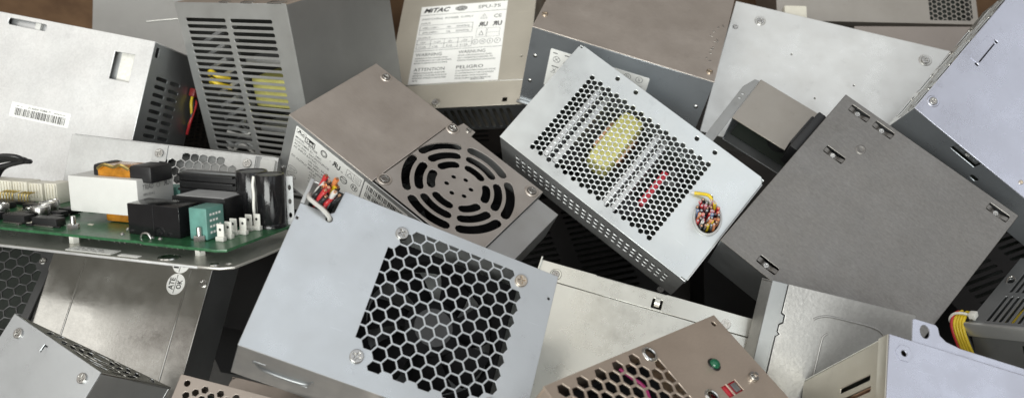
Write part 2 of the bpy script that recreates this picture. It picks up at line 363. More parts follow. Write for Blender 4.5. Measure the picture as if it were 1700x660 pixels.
    def board(s, z=None): s.add('circuit_board', block(4, 4, 0, s.W-4, s.H-4, 1.6, 0), 'dark_void_board', 'f', 0, 0, -(s.D-8) if z is None else z)  # near-black board added to keep the inside of the case dark
def hexfield(x0, y0, x1, y1, pitch, hole, ox, oy, keep=None, minfrac=.22, clipbox=True, pointy=False):
    out = []; full = parea(hexa(0, 0, hole))
    A, B = pitch*math.sqrt(3)/2, pitch
    for i in range(-60, 61):
        for j in range(-60, 61):
            a = i*A; b = (j+(.5 if i % 2 else 0))*B
            cx, cy = (ox+b, oy+a) if pointy else (ox+a, oy+b)
            if not (x0-pitch < cx < x1+pitch and y0-pitch < cy < y1+pitch): continue
            p = hexa(cx, cy, hole, pointy)
            if clipbox: p = clip(p, x0, y0, x1, y1)
            elif not (x0 <= cx <= x1 and y0 <= cy <= y1): continue
            if len(p) < 3 or parea(p) < minfrac*full: continue
            if keep and not keep(cx, cy): continue
            out.append(p)
    return out
def slots(us, vs_, du, dv): return [rrect(u-du/2, v-dv/2, u+du/2, v+dv/2, min(du, dv)/2, 3) for u in us for v in vs_]
random.seed(4)
# ------------------------------------------------------------------ setting
def struct(name, me, mat):
    o = obj(name, me, mat); o['kind'] = 'structure'; return o
struct('floor', block(-1600, -900, -20, 1600, 1900, 0, 0), 'floor_grey')
def cardboard_wall(name, M, w, h, label):
    e = bpy.data.objects.new(name, None); COL.objects.link(e); e.matrix_basis = M
    obj('outer_liner', sheet(rect(-w/2, 0, w/2, h), (), .5, .1), 'cardboard', e, Matrix.Translation((0, 0, .0025)))
    obj('inner_liner', sheet(rect(-w/2, 0, w/2, h), (), .5, .1), 'cardboard', e, Matrix.Translation((0, 0, -.0025)))
    bm = bmesh.new(); n = int(w/4); top = []; bot = []
    for i in range(n*2+1):
        x = -w/2+i*2; y = 1.9 if i % 2 else -1.9
        top.append(bm.verts.new(Vector((x, h-.3, y))*MM)); bot.append(bm.verts.new(Vector((x, .3, y))*MM))
    for i in range(n*2): bm.faces.new((top[i], top[i+1], bot[i+1], bot[i]))
    obj('corrugated_core', bmesh_to(bm), 'cardboard', e)
    e['label'] = label; e['category'] = 'cardboard'; return e
cardboard_wall('cardboard_wall', Matrix.Translation((0, .86, .0)) @ Matrix.Rotation(R_(90), 4, 'X'), 1500, 190, 'brown corrugated cardboard wall of the bin behind the pile')
# ------------------------------------------------------------------ F: front centre, honeycomb fan panel
F = PSU('F', 'pale blue-white power supply in front centre with large honeycomb fan grille and four screws')
cxF, cyF = 91.8, 51.1
keep = lambda x, y: abs(x-cxF)+abs(y-cyF) < 67.5
hx = hexfield(51.8, 10.0, 131.8, 92.4, 7.8, 6.75, 59.3, 70.3, keep)
W, H = F.W, F.H
notch = [(0, 0), (W, 0), (W, H), (19.5, H), (18.6, 84.2), (16.8, 82.6), (3.2, 82.2), (1.2, 82.2), (1.2, 75.2), (2.4, 74.8), (2.4, 73.6), (0, 73.2)]
notch = [(0, 0), (W, 0), (W, H), (19.5, H), (18.4, 85), (16.4, 83.2), (0, 83)]
F.shell({'*': 'grey_steel', 'f': 'cool_white_steel', 'b': 'dark_grey_steel', 'l': 'label_side_steel'}, {'f': hx+[circle(17.2, 80.2, 1.9, 16), circle(146.7, 84, .8, 10), rrect(.9, 73.4, 2.5, 75, .3)], 'b': [rrect(9, -18, 16, -16.6, .6), rrect(34, -31, 40, -29.6, .6)]}, outlines={'f': notch, 'l': rect(-F.D+.2, 1.2, -1.03, 83)})  # lower side coloured dark grey for its shade
F.add('latch_rib', tube(spline([(10, -19, 0), (15, -25, .9), (28, -26, 1.1), (39, -24, .9), (40.5, -18, 0)], 5), 1.2, 8), 'dark_grey_steel', 'b', 0, 0, -.9)
for u, v in ((56.4, 87.9), (128.4, 87.9), (55.6, 14.4), (128.4, 14.4)): F.screw('f', u, v, 3.6, 'screw_steel' if u < 90 else 'screw_brass')
fn = F.fan(cxF, cyF, 38, -16)
F.add('sticker', sheet(circle(0, 0, 11, 28), (), .2, .05), 'dark_sticker', 'f', cxF, cyF, -18.7, parent=fn)
F.add('corner_post', block(0, 0, 0, 2.2, 16, 1, .2), 'grey_steel', 'f', -.1, 83.3, -1)
cols = ['red', 'red', 'black', 'orange', 'red', 'yellow', 'black', 'red', 'black', 'white', 'orange', 'red', 'black', 'black', 'red', 'black']
random.seed(31)
for k, c in enumerate(cols):
    rr_ = 5.6*math.sqrt((k+.5)/16); an = k*2.4; a, b = 10+rr_*math.cos(an)*1.1, 91.2+rr_*math.sin(an)
    lx, ly, zt = random.uniform(-.5, 3.), random.uniform(0, 3.5), random.uniform(8, 13.5)
    pts = spline([(a, b, -26), (a, b-1, -6), (a+lx*.2, b-.6, 3), (a+lx*.6, b+ly*.4, zt*.6), (a+lx, b+ly, zt)], 5)
    wr = F.add('wire', tube(pts, 1.5, 8), 'wire_'+(c if a < 11.5 else random.choice(('black', 'orange', 'black', 'white', 'yellow', 'red'))))
    e_ = Vector(pts[-1]); d_ = (e_-Vector(pts[-3])).normalized()
    F.add('core', tube([e_-d_*.5, e_+d_*1.2], .85, 6), 'copper', parent=wr)
F.add('cable_tie', tube(spline([(17.2, 80.2, -5), (17.1, 80.3, 1.4), (12.6, 82.2, 3.6), (7, 84, 4), (3.4, 86, 3), (2.4, 90, -1), (2.6, 94, -8)], 6), 1.25, 6), 'sleeve_nylon')
# ------------------------------------------------------------------ E: labelled unit with round fan grille
E = PSU('E', 'power supply with painted taupe reflection, round slotted fan grille and white label along its side')
fx, fy = 116.4, 45.4
hol = []
for r0, r1, gap in ((34.5, 41.2, 0), (25.7, 31.8, 0), (17.0, 23.0, 0)):
    da = math.degrees((1.75+(r1-r0)/2)/((r0+r1)/2)); hol += [arcslot(fx, fy, r0, r1, k*60+da, k*60+60-da) for k in range(6)]
hol += [circle(fx+8.8*math.cos(R_(60*k+32)), fy+8.8*math.sin(R_(60*k+32)), 1.75, 14) for k in range(6)]
E.shell({'*': 'grey_steel', 'b': 'label_side_steel'}, skip='f')
W, H, D = E.W, E.H, E.D
E.panel('f', 'taupe_reflection_steel', name='cover_panel', outline=[(0, 0), (75.2, 0), (75.2, H), (0, H)])
E.panel('f', 'greige_steel', hol, name='fan_panel', outline=[(75.7, 2.2), (W, 2.2), (W, H), (93, H), (92.2, H+6.5), (81, H+6.5), (80, H), (75.7, H)], lift=-.25)
E.add('side_bracket', sheet(rect(W+.3, 3, W+19, H-6), (), 1.2, .3), 'label_side_steel', 'f', 0, 0, -3.2)
E.add('bracket_end', block(W+17.9, 3, -30, W+19, H-6, -4.5, .2), 'grey_steel')
for u, v, r in ((79.4, 8.2, 3.3), (79.4, 86.6, 3.3), (154.2, 85.4, 3.3), (154.2, 8.2, 3.3)): E.screw('f', u, v, r, seat='taupe_reflection_steel')
E.screw('f', 14.6, 86.8, 2.9, seat='taupe_reflection_steel'); E.screw('f', 88, H+3.2, 2.2, w=-.2); E.screw('b', 3.6, -52, 2.8)
ef = E.fan(fx, fy, 39, -14)
pr = Print(); x0 = 8.2
pr.frame(9.4, -9.2, 17.4, -5.4, .25); pr.text('Ac', 9.9, -8.6, 2.9, 6.6, bold=.02)
hole = Print(); pr.poly(rect(17.2, -12.0, 26.2, -7.0)); hole.text('Bel', 17.8, -11.2, 3.4, 7.9, bold=.02)
ty = -14.2
for i, (t, x) in enumerate((('MODEL  :  PC7068', 9.4), ('CUSTOMER ID :  240C', 9.4), ('ACIC P/N :  GAC85021201OE', 9.4), ('AC INPUT RATING :', 9.4), ('100-120V~ 50-60Hz', 24), ('200-240V~ 50-60Hz', 24), ('DC OUTPUT (MAX 240W) :', 9.4), ('+5.0V', 27), ('+3.3V', 27), ('+12.0V', 27), ('-12.0V', 27))):
    pr.text(t, x, ty-i*3.05, 1.75, bold=.004)
pr.ring(34.5, -9.4, 2.9, .7); pr.ring(34.5, -9.4, 1.7, .3); pr.text('c', 40.2, -12, 1.7); pr.text('R', 42.6, -12.6, 4.3, 3.4, mirror=True, bold=.03); pr.text('U', 46.4, -13.2, 4.3, 3.2, bold=.03); pr.text('us', 50.6, -13, 1.5, bold=.01)
pr.frame(55, -12.6, 67.6, -6.4, .22); pr.line((61.5, -12.6), (61.5, -6.4), .2); pr.line((56, -11.6), (60.5, -11.6), .3); pr.line((56, -11.6), (58.2, -7.6), .3); pr.line((60.5, -11.6), (58.2, -7.6), .3)
for k in range(3): pr.line((62.4, -8.2-k*1.5), (66.6, -8.2-k*1.5), .25)
pr.ring(54.6, -18, 3.1, .5); pr.line((52.4, -17), (57, -17), .6); pr.line((52.4, -19), (57, -19), .5); pr.ring(64, -17.4, 3, .45); pr.text('N', 64, -18.9, 3, align='CENTER', bold=.02)
for k, yy in enumerate((-44.5, -51, -57.5)): pr.ring(13, yy, 4.2, .25, 2.6); pr.text(('NYCE', 'GS', 'S')[k], 13, yy-.7, 1.4, align='CENTER')
lb = E.label('b', rrect(8, -61, 69.3, -4.2, .6), pr, name='rating_label'); E.add('logo_print', hole.mesh(), 'label_paper', 'b', 0, 0, .14, parent=lb)
pr = Print(); random.seed(9); x = 73
while x < 104:
    b = random.choice((.35, .55, .8)); pr.poly(rect(x, -10.5, x+b, -6)); x += b+random.choice((.35, .55, .9))
x = 73
while x < 100:
    b = random.choice((.35, .55, .8)); pr.poly(rect(x, -17.5, x+b, -13.2)); x += b+random.choice((.35, .55, .9))
pr.text('CN 0N238 71615 54A', 73, -12.8, 1.5); pr.text('REV A00', 73, -20.2, 1.5)
E.label('b', rrect(70.3, -23, 108, -4.8, .6), pr, name='barcode_label')
# ------------------------------------------------------------------ G: perforated white unit
G = PSU('G', 'white perforated power supply in the middle with yellow transformer and round cut wire bundle')
W, H, D = G.W, G.H, G.D
hx = []
for i in range(29):
    x = 24+3.85*i
    for j in range(17):
        y = (80.1 if i % 2 == 0 else 77.9)-4.42*j
        if y > 9: hx.append(hexa(x, y, 3.55))
bx, by, brot = 155.2, 46.6, R_(-55)
hx += [circle(u, v, 1.75, 16) for u, v in ((39.3, 91.5), (56.6, 91.4), (113.6, 90.8), (130.1, 90.5))]+[circle(bx, by, 12.6, 28, 10.0, brot), circle(147.8, 61.3, 1.6, 10)]
out = [(0, 0), (W-4.2, 0), (W-4.2, 1.5), (W, 1.5), (W, H-4), (W-3, H), (3.2, H), (3.0, H-2.6), (0, H-2.8)]
sq = [rrect(16.6+5.86*i-1.75, z-2.9, 16.6+5.86*i+1.75, z+2.9, .5, 2) for i in range(25) for z in (-19, -29, -39)]
G.shell({'*': 'white_steel', 'f': 'white_steel', 'b': 'galvanized_light'}, {'f': hx, 'b': sq}, outlines={'f': out})  # lower side coloured lighter than the case in place of bounced light
G.board(-D+6)
tr1 = G.add('transformer', block(55.5, 33, -44, 76, 83, -15, 6.5), 'yellow_tape'); G.add('winding', block(52.5, 44, -44, 79, 74, -22, 5), 'copper', parent=tr1)
for x, a, z in ((31, 12, -7), (38.5, 14, -14), (88, 10, -8), (95, 12, -14)): G.add('heatsink', block(x, a, -D+8, x+4.2, 80, z, .3), 'heatsink')
G.add('winding', lathe([(4, 0), (9, 2), (11, 7), (9, 12), (4, 14)], 20, 116, 66), 'black_plastic', 'f', 0, 0, -40)
G.add('coil_band', block(108, 30, -34, 113, 62, -17, .8), 'red_plastic')
G.add('capacitor', lathe([(0, 0), (8.5, 0), (9, -.8), (9, -36), (0, -36)], 24, 48, 26), 'gloss_black', 'f', 0, 0, -16)
G.add('capacitor', lathe([(0, 0), (8.5, 0), (9, -.8), (9, -36), (0, -36)], 24, 104, 22), 'gloss_black', 'f', 0, 0, -16)
bm_o, bm_i = circle(bx, by, 13.0, 32, 10.4, brot), circle(bx, by, 11.2, 32, 8.7, brot)
G.add('bushing', sheet(bm_o, [bm_i], 5, .8), 'sleeve_grey', 'f', 0, 0, 3.2)
random.seed(12); cyc = ['red', 'pink', 'red', 'yellow', 'white', 'black', 'red', 'pink', 'orange', 'black', 'black', 'yellow', 'red', 'pink', 'black', 'black', 'orange', 'blue', 'black', 'white', 'orange', 'black']
pts2 = []
for j in range(-6, 7):
    for i in range(-6, 7):
        a, b = i*2.55+(1.27 if j % 2 else 0), j*2.2
        if (a/10.1)**2+(b/7.7)**2 < 1: pts2.append((a, b))
pts2.sort(key=lambda p: -(p[0]*math.cos(brot)*-1+p[1]))
for k, (a, b) in enumerate(pts2):
    x = bx+a*math.cos(brot)-b*math.sin(brot); y = by+a*math.sin(brot)+b*math.cos(brot); zt = random.uniform(6, 14)+2.5*(1-(a*a+b*b)/100)
    tx, ty = random.uniform(-1.6, .8)-1.2+a*.1, random.uniform(-1., .8)+b*.1
    wr = G.add('wire', tube([(x, y, -22), (x, y, 0), (x+tx*.5, y+ty*.5, zt*.6), (x+tx, y+ty, zt)], 1.22, 8), 'wire_'+cyc[k % len(cyc)] if random.random() < .8 else 'wire_black')
    G.add('core', tube([(x+tx, y+ty, zt-.2), (x+tx, y+ty, zt+.55)], .75, 7), 'copper' if random.random() < .5 else 'screw_steel', parent=wr)
wr = G.add('wire', tube(spline([(151, 53, 2), (150, 57, 6.5), (146, 59, 6.5), (141, 57.5, 4), (137, 55.4, 2.6)], 6), 1.3, 8), 'wire_yellow', label='yellow wire bent out over the panel')
G.add('core', tube([(137.3, 55.6, 2.6), (135, 54.5, 2.2)], 1.05, 7), 'wire_white', parent=wr)
G.add('edge_lip', block(W+.1, 2, -14, W+1.0, H-4, -.4, .3), 'label_side_steel')
# ------------------------------------------------------------------ M: mottled galvanized unit on the right
Mm = PSU('M', 'mottled grey galvanized power supply with plain face and stamped screw clips')
W, H, D = Mm.W, Mm.H, Mm.D
clips = [(16, 140.4, 0), (36.2, 140.6, 0), (21.4, 102.8, 0), (129, 139.6, 0), (35, 7.4, 0)]
Mm.shell({'*': 'dark_grey_steel', 'f': 'galvanized_grey', 'l': 'dark_grey_steel'}, {'f': [rrect(u-7.6, v-2.7, u+7.6, v+2.7, .8) for u, v, _ in clips]})
for u, v, _ in clips:
    cl = Mm.add('stamped_clip', tube(spline([(u-8.5, v, -.5), (u-5.6, v, -.9), (u-3.4, v, -2.4), (u+2, v, -2.6), (u+5, v, -1.4), (u+8.5, v, -.5)], 4), 2.3, 4), 'galvanized_grey', 'f', 0, 0, -2.0)
    Mm.screw('f', u-.6, v-.2, 1.9, w=-2.8, parent=cl)
Mm.add('dimple', lathe([(3.6, .02), (3.2, .28), (2.4, .3), (2.0, .05), (0, .05)], 22), 'galvanized_grey', 'f', 33, 118)
sk = Mm.add('power_inlet', join(block(-7, 92, -38, -.2, 128, -8, 1.5), block(-9, 96, -34, -6.5, 124, -12, 1)), 'black_plastic')
# ------------------------------------------------------------------ H: taupe and slate reflections coloured onto top and front
Hh = PSU('H', 'power supply with taupe and slate reflections painted in, white sticker half hidden, at top edge')
W, H, D = Hh.W, Hh.H, Hh.D
Hh.shell({'*': 'slate_steel', 'f': 'taupe_reflection_steel'})
Hh.screw('f', 4.8, 20.2, 2.6, 'screw_brass'); Hh.screw('f', 145.4, 10.6, 2.6, 'screw_brass')
random.seed(3)
for k in range(11):
    a = random.uniform(0, 3); Hh.add('scuff_dimple', sheet(circle(0, 0, random.uniform(.8, 2.4), 9, random.uniform(.5, .9), a), (), .3, .1), 'bright_steel', 'f', 142+random.uniform(-4, 5), 24+k*5.2+random.uniform(-3, 3), .12)
for u, v in ((6.8, -28), (6.3, -55), (144.6, -29)): Hh.add('dimple', lathe([(1.9, 0), (1.6, .5), (.8, .8), (0, .85)], 14), 'bright_steel', 'b', u, v, -.2)
Hh.add('bottom_flange', block(-1.5, -3.5, -D, W+1, 0, -D+1.4, .4), 'label_side_steel')
pr = Print(); pr.line((21, -19), (25, -19), .9); pr.line((31, -18.6), (42, -18.6), .9); pr.ring(25, -25, 3.1, .4); pr.line((23, -27), (27, -23), .4); pr.line((23, -23), (27, -27), .4)
pr.line((31, -27), (36, -27), .3); pr.line((31, -27), (33.5, -22.5), .3); pr.line((36, -27), (33.5, -22.5), .3); pr.poly(rect(22, -33, 28, -32)); pr.text('X', 24.6, -38, 3.4, align='CENTER'); pr.line((22, -39), (27, -39), .4)
for k in range(5): pr.line((40, -21-k*3), (70, -21-k*3), .6)
pr.ring(94.5, -20, 3.0, .35); pr.text('S', 94.5, -21.4, 2.8, align='CENTER'); pr.ring(84.5, -20, 3.0, .35); pr.text('D', 84.5, -21.4, 2.8, align='CENTER'); pr.frame(84, -33, 98, -26, .25); pr.line((86, -29.5), (96, -29.5), .8)
Hh.label('b', rrect(18.6, -54.8, 102.4, -15.6, 1.2), pr, 'grey_ink', name='sticker')
# ------------------------------------------------------------------ I: large ivory panel top right
I = PSU('I', 'large smooth ivory power supply under the top right units with two seated screws')
W, H, D = I.W, I.H, I.D
I.shell({'*': 'ivory_steel', 't': 'brown_steel', 'l': 'lavender_reflection_steel'}, {'f': [circle(60, 98, .7, 8), circle(118, 82, .7, 8), circle(88, 60, .7, 8)]})
I.screw('f', 25.9, 124.7, 3.2, seat='ivory_steel'); I.screw('f', 172.8, 124.4, 3.6, seat='ivory_steel')
I.add('dimple', lathe([(2.6, 0), (2.2, .5), (1.2, .6), (.8, .1), (0, .1)], 16), 'screw_steel', 'f', 5.8, 112.5)
# ------------------------------------------------------------------ L: unit at the right edge, lavender reflection in its colour
Lq = PSU('L', 'power supply with painted lavender reflection at the upper right edge with vented narrow side')
W, H, D = Lq.W, Lq.H, Lq.D
lv = []
for k in range(5): lv += [rrect(-9.4, 5+k*27, -3.2, 27+k*27, 2.6), rrect(-20, 12+k*27, -13, 34+k*27, 3), rrect(-31, 5+k*27, -24, 27+k*27, 3), rrect(-41, 12+k*27, -35, 34+k*27, 2.6)]
lv = [p for p in lv if max(q[1] for q in p) < 137]
br = [[(6.6, 62), (7.2, 62), (7.2, 61.2), (13.6, 60.4), (14.6, 61.4), (14.6, 63.4), (13.8, 63.4), (13.6, 61.6), (7.6, 62.4), (7.6, 62.9), (6.6, 62.9)], rrect(14.0, 64, 14.7, 85, .2, 2), rrect(12.6, 86, 15.6, 87.6, .4, 2)]
Lq.shell({'*': 'slate_steel', 'f': 'lavender_reflection_steel', 'l': 'bright_steel', 'b': 'slate_steel'}, {'l': lv, 'f': br[1:]+[rrect(12.6, 60.4, 15.4, 61.8, .4, 2)], 'b': [rrect(38.6, -10, 60, -2.2, .6), rrect(64, -22, 70, -17.5, 1.5)]})
Lq.add('raised_tab', sheet(rrect(6.8, 62, 13.6, 86.5, 1), (), .5, .2), 'lavender_reflection_steel', 'f', 0, 0, .35)
Lq.screw('f', 6.9, 13.8, 2.9, seat='lavender_reflection_steel'); Lq.screw('f', 88.2, 8.0, 1.6, 'screw_brass')
lt = Lq.add('latch', block(39, 2.6, -9.8, 59.6, 3.8, -2.4, .2), 'dark_grey_steel'); Lq.screw('b', 50, -6, 2.4, w=-3, parent=lt)
Lq.add('grille_edge', tube([(-.3, 3, -11.4), (-.3, 136, -11.4)], .5, 6), 'bright_steel'); Lq.add('grille_edge', tube([(-.3, 3, -22), (-.3, 136, -22)], .5, 6), 'bright_steel'); Lq.board(-30)
# ------------------------------------------------------------------ N: olive white unit below the middle
N = PSU('N', 'plain olive white power supply with a small square hole lying beneath the perforated one')
W, H, D = N.W, N.H, N.D
N.shell({'*': 'olive_white_steel'}, skip='f')
N.panel('f', 'olive_white_steel', name='cover_panel', outline=[(0, 0), (W, 0), (W, 126.6), (0, 126.6)])
N.panel('f', 'olive_white_steel', [rrect(79.4, 128.6, 86.2, 135, .5)], name='rim_panel', outline=[(0, 127), (W, 127), (W, H), (88, H), (86, H-.8), (40, H-.8), (39, H), (0, H)], lift=-.5)
N.add('spring_tab', tube(spline([(82.8, 135.4, -1.2), (82.8, 133, -.6), (82.8, 130.6, -1.8)], 4), 2.4, 4), 'olive_white_steel')
N.screw('f', 128.6, 131.3, 3.3, 'label_paper', w=-.5); N.screw('f', 12.6, 132.2, 2.6, seat='olive_white_steel', w=-.5)
N.add('corner_tab', block(-.2, 128, -9, 1.0, H+1.5, 1.8, .4), 'olive_white_steel')
# ------------------------------------------------------------------ O: honeycomb unit at the bottom, brown reflection put into its colour
O = PSU('O', 'power supply with painted brown reflection, honeycomb grille, green lamp and red voltage switch')
W, H, D = O.W, O.H, O.D
hx = hexfield(-2, 2, 81.2, 84, 8.05, 6.6, 65.2, 80.2, lambda x, y: not (x > 70 and y > 73) and not (x < 6 and y > 73) and y < 82 and x > 4, .5)
rims = [(77.6, 79.6), (95.5, 45)]
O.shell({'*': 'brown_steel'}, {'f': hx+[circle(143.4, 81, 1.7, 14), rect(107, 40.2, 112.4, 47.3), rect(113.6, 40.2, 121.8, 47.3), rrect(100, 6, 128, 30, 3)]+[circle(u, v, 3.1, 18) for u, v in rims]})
for u, v in rims: O.add('hole_rim', lathe([(3.0, -.8), (3.1, .5), (3.7, .9), (4.6, .5), (4.9, -.05)], 24), 'bright_steel', 'f', u, v)
ld = O.add('lamp_bezel', lathe([(4.1, -.05), (3.9, .7), (3.1, .7), (3.0, -1)], 24), 'black_plastic', 'f', 116, 59.6)
O.add('lamp_lens', lathe([(3.1, 0), (3.05, 1.2), (2.5, 2.4), (1.4, 3.1), (0, 3.4)], 24), 'green_lens', 'f', 116, 59.6, parent=ld)
sw = O.add('voltage_switch', block(106, 39.4, -8, 122.6, 48, -1.6, .3), 'red_plastic'); O.add('slider', block(116.6, 41.2, -1.6, 121, 46.4, -.6, .3), 'dark_grey_steel', parent=sw)
O.screw('f', 136.2, 43.6, 3.0, w=.6); O.add('nut', lathe([(0, 3.4), (1.3, 3.2), (1.5, .2), (3.3, .2), (3.3, -.1)], 6), 'screw_steel', 'f', 136.2, 43.6, .6)
O.add('power_inlet', join(block(101, 7, -16, 127, 29, -2, 1.5)), 'black_plastic')
O.fan(40, 42, 37, -8)
O.add('wire', tube(spline([(58, 81, -6), (60, 74, -5), (63, 66, -5), (60, 55, -7), (55, 40, -7)], 6), .95, 8), 'wire_magenta')
# ------------------------------------------------------------------ P: grey embossed unit
P = PSU('P', 'flat grey power supply with embossed panel line and notched edge strip')
W, H, D = P.W, P.H, P.D
P.shell({'*': 'mid_grey_plate'}, skip='f')
P.panel('f', 'mid_grey_plate', name='front_panel', outline=[(9.7, 0), (W, 0), (W, H), (10.4, H), (10.4, 92), (12.6, 91), (12.6, 86), (10.4, 84.4), (10.4, 80), (12, 79), (9.9, 77)])
P.panel('f', 'dark_grey_steel', name='edge_strip', outline=[(0, 0), (9.3, 0), (9.4, 77), (11.4, 78.6), (9.9, 80.2), (9.9, 84.8), (12, 86.4), (12, 90.6), (9.9, 91.6), (9.9, H), (0, H)], lift=.5)
P.add('embossed_line', tube(spline([(30, 92.6, 0), (33, 94.8, 0), (39, 96.6, 0), (51, 96.8, 0), (63, 96.7, 0), (70, 95.6, 0), (74, 93, 0), (76, 90, 0), (76.6, 80, 0)], 6), .75, 8), 'mid_grey_plate')
P.add('embossed_line', tube(spline([(37.6, 30, 0), (37.8, 61.6, 0), (37.8, 80, 0), (38.4, 84, 0), (40.5, 86.2, 0)], 6), .7, 8), 'mid_grey_plate')
# ------------------------------------------------------------------ Q: unit bottom right, lavender reflection coloured onto its front
Q = PSU('Q', 'power supply at bottom right with painted lavender reflection, slotted beige side and mounting tab')
W, H, D = Q.W, Q.H, Q.D
Q.shell({'*': 'olive_white_steel', 'f': 'lavender_reflection_steel', 'l': 'khaki_steel'}, {'f': [circle(8.2, 86.6, 1.6, 14)], 'l': [rrect(-48, 74.4, -17, 77.4, .8), rrect(-46, 68, -16, 71, .8), rrect(-46, 40, -16, 43, .8)]})
Q.add('nut_seat', sheet(hexa(8.2, 86.6, 8.2), [circle(8.2, 86.6, 1.7, 14)], .6, .2), 'lavender_reflection_steel', 'f', 0, 0, .5)
Q.add('corner_strip', block(-.5, 0, -9.5, .6, H, -.9, .4), 'khaki_steel')
Q.add('mounting_tab', sheet([(13.5, H+.4), (46, H+.4), (W, H+.4), (W, H+4.4), (40, H+4.6), (32, H+6), (28.5, H+8.4), (27.4, H+12.6), (26, H+13.6), (14.4, H+13.6), (13.5, H+12.8)], [circle(20.3, H+8, 2.7, 18, 3.7)], 1.0, .3), 'lavender_reflection_steel', 'f', 0, 0, -1.6)
Q.add('interior_core', block(3, 60, -50, 12, 72.6, -15, 1), 'copper')
# ------------------------------------------------------------------ C: slotted grille unit standing upright
C = PSU('C', 'upright grey power supply near the top left with two columns of horizontal slots')
W, H, D = C.W, C.H, C.D
sc = W/113.
rows = [152.6*H/166-5.04*H/166*k for k in range(29)]
C.shell({'*': 'dusky_grey_steel', 'f': 'silver_grey_steel', 't': 'brown_steel', 'r': 'dusky_grey_steel'}, {'f': slots([29.6*sc], rows, 42*sc, 2.9)+slots([76.2*sc], rows, 41.5*sc, 2.9)})  # right side takes a darker grey as painted shade
C.board(-D+8)
for k in range(9): C.add('heatsink_fin', block(14, 0, -26-k*.5, 38+random.uniform(-3, 6), 3.0, -10-k*.3, .3), 'heatsink', 'f', 0, 128-k*11, 0, R_(24))
tr_ = C.add('transformer', block(49*sc, 82, -46, 88*sc, 106, -14, 2), 'yellow_tape'); C.add('core_bar', block(47*sc, 90, -50, 92*sc, 98, -16, .6), 'black_plastic', parent=tr_)
C.add('heatsink', block(52*sc, 120, -50, 96*sc, 123, -10, .4), 'heatsink'); C.add('heatsink', block(50*sc, 60, -44, 98*sc, 67, -12, .8), 'heatsink')
C.add('wire', tube(spline([(12, 109, -8), (18, 112, -5), (24, 108, -6), (30, 104, -12)], 6), 2.2, 8), 'wire_yellow'); C.add('wire', tube(spline([(12, 102, -8), (17, 105, -5), (23, 101, -6), (30, 97, -12)], 6), 2.2, 8), 'wire_yellow')
for k in range(6): C.add('wire', tube(spline([(14+k*2, 48+k*4, -6), (22+k*3, 44+k*5, -5), (34+k*2, 50+k*3, -6), (44, 40+k*7, -9)], 6), 1.4, 8), ('wire_white', 'sleeve_grey', 'wire_black')[k % 3])
C.add('copper_coil', lathe([(3, 0), (8, 2), (9, 7), (8, 12), (3, 14)], 18, 86*sc, 48), 'copper', 'f', 0, 0, -24)
for u, a, b in ((48, 4, 6), (70, 5, 5), (96, 6, 3)): C.add('edge_hook', block(u*sc, 1.2, -a, u*sc+a*2.4, 2.4, 0, .2), 'bright_steel', 'f', 0, H-1.4, .4)
# ------------------------------------------------------------------ A: light galvanized unit, left
A = PSU('A', 'light galvanized power supply at left edge with barcode sticker and square foam-filled hole')
W, H, D = A.W, A.H, A.D
av = [113-6.6*k for k in range(14)]
A.shell({'*': 'galvanized_light', 'r': 'dark_grey_steel'}, {'f': [rrect(16, 131.2, 52, 136.4, 2), rect(117.4, 104.4, 135.2, 126.4)], 'r': slots([19.5], av, 15, 3)+slots([38], av, 14, 3)+[rrect(4, 128, 8, 136, 1)]})  # dark grey right side: shade given by colour
pg = A.add('plug', block(150.6, 108, -68, 156, 115, -58, 1.2), 'plug_red')
for k, c in enumerate(('yellow', 'black', 'red')): A.add('wire', tube(spline([(153, 108-k, -61-k*2), (154+k, 102, -60-k*2), (155, 92-k*3, -63), (152, 84-k*4, -67)], 6), 1.2, 8), 'wire_'+c)
A.add('foam_pad', block(120.2, 102, -9, 139, 130, -4.4, 1.2), 'foam'); A.add('foam_pad', block(112, 100, -10, 120.4, 130, -7, 1), 'sleeve_grey')
A.add('inner_bar', block(14, 129, -8, 54, 139, -5, .6), 'heatsink'); A.add('inner_tab', block(40, 130, -5, 45, 139, -1.6, .6), 'white_block')
pr = Print(); random.seed(21); x = 41.6
while x < 88.5:
    b = random.choice((.4, .6, .95)); pr.poly(rect(x, 60.4, x+b, 66.4)); x += b+random.choice((.4, .6, .9))
pr.text('Z1 K0AA7 073B4K F1', 53, 67.4, 1.6, bold=.012); pr.text('H8C 15K', 42, 67.5, 1.1); pr.text('SBHS201ACZ00', 77, 67.6, 1.1)
A.label('f', rrect(37.2, 58.8, 92.2, 70.4, .5), pr, name='barcode_sticker')
# ------------------------------------------------------------------ B: bright back panel behind the circuit board
B = PSU('B', 'bright silver power supply behind the open circuit board with rows of hexagonal holes')
W, H, D = B.W, B.H, B.D
hx = [hexa(77.9+6.42*i-6.42, 49.5, 5.7, True) for i in range(9)]+[clip(hexa(87.7+6.42*i-(0), 55.06, 5.7, True), 0, 0, 200, 57.7) for i in range(5)]+[hexa(77.9+6.42*i-3.21, 43.94, 5.7, True) for i in range(9)]+[hexa(77.9+6.42*i, 38.4, 5.7, True) for i in range(8)]
B.shell({'*': 'bright_zinc'}, {'f': hx})
for u in (68.2, 133.6):
    pl = B.add('screw_plate', sheet(rrect(u-5.4, 49.6, u+5.4, H-.3, .5), (), .8, .2), 'bright_zinc', 'f', 0, 0, .8); B.screw('f', u, 55.4, 3.1, w=.8, parent=pl)
B.add('gap_strip', block(139.6, 30, -6, 143, H-.5, .25, .1), 'dark_grey_steel'); B.add('socket', block(143.4, 40, -4, W-1, H-2.6, 3, .8), 'white_block')
B.add('rolled_edge', tube([(2, H-.2, -.5), (W-2, H-.2, -.5)], .7, 8), 'bright_zinc')
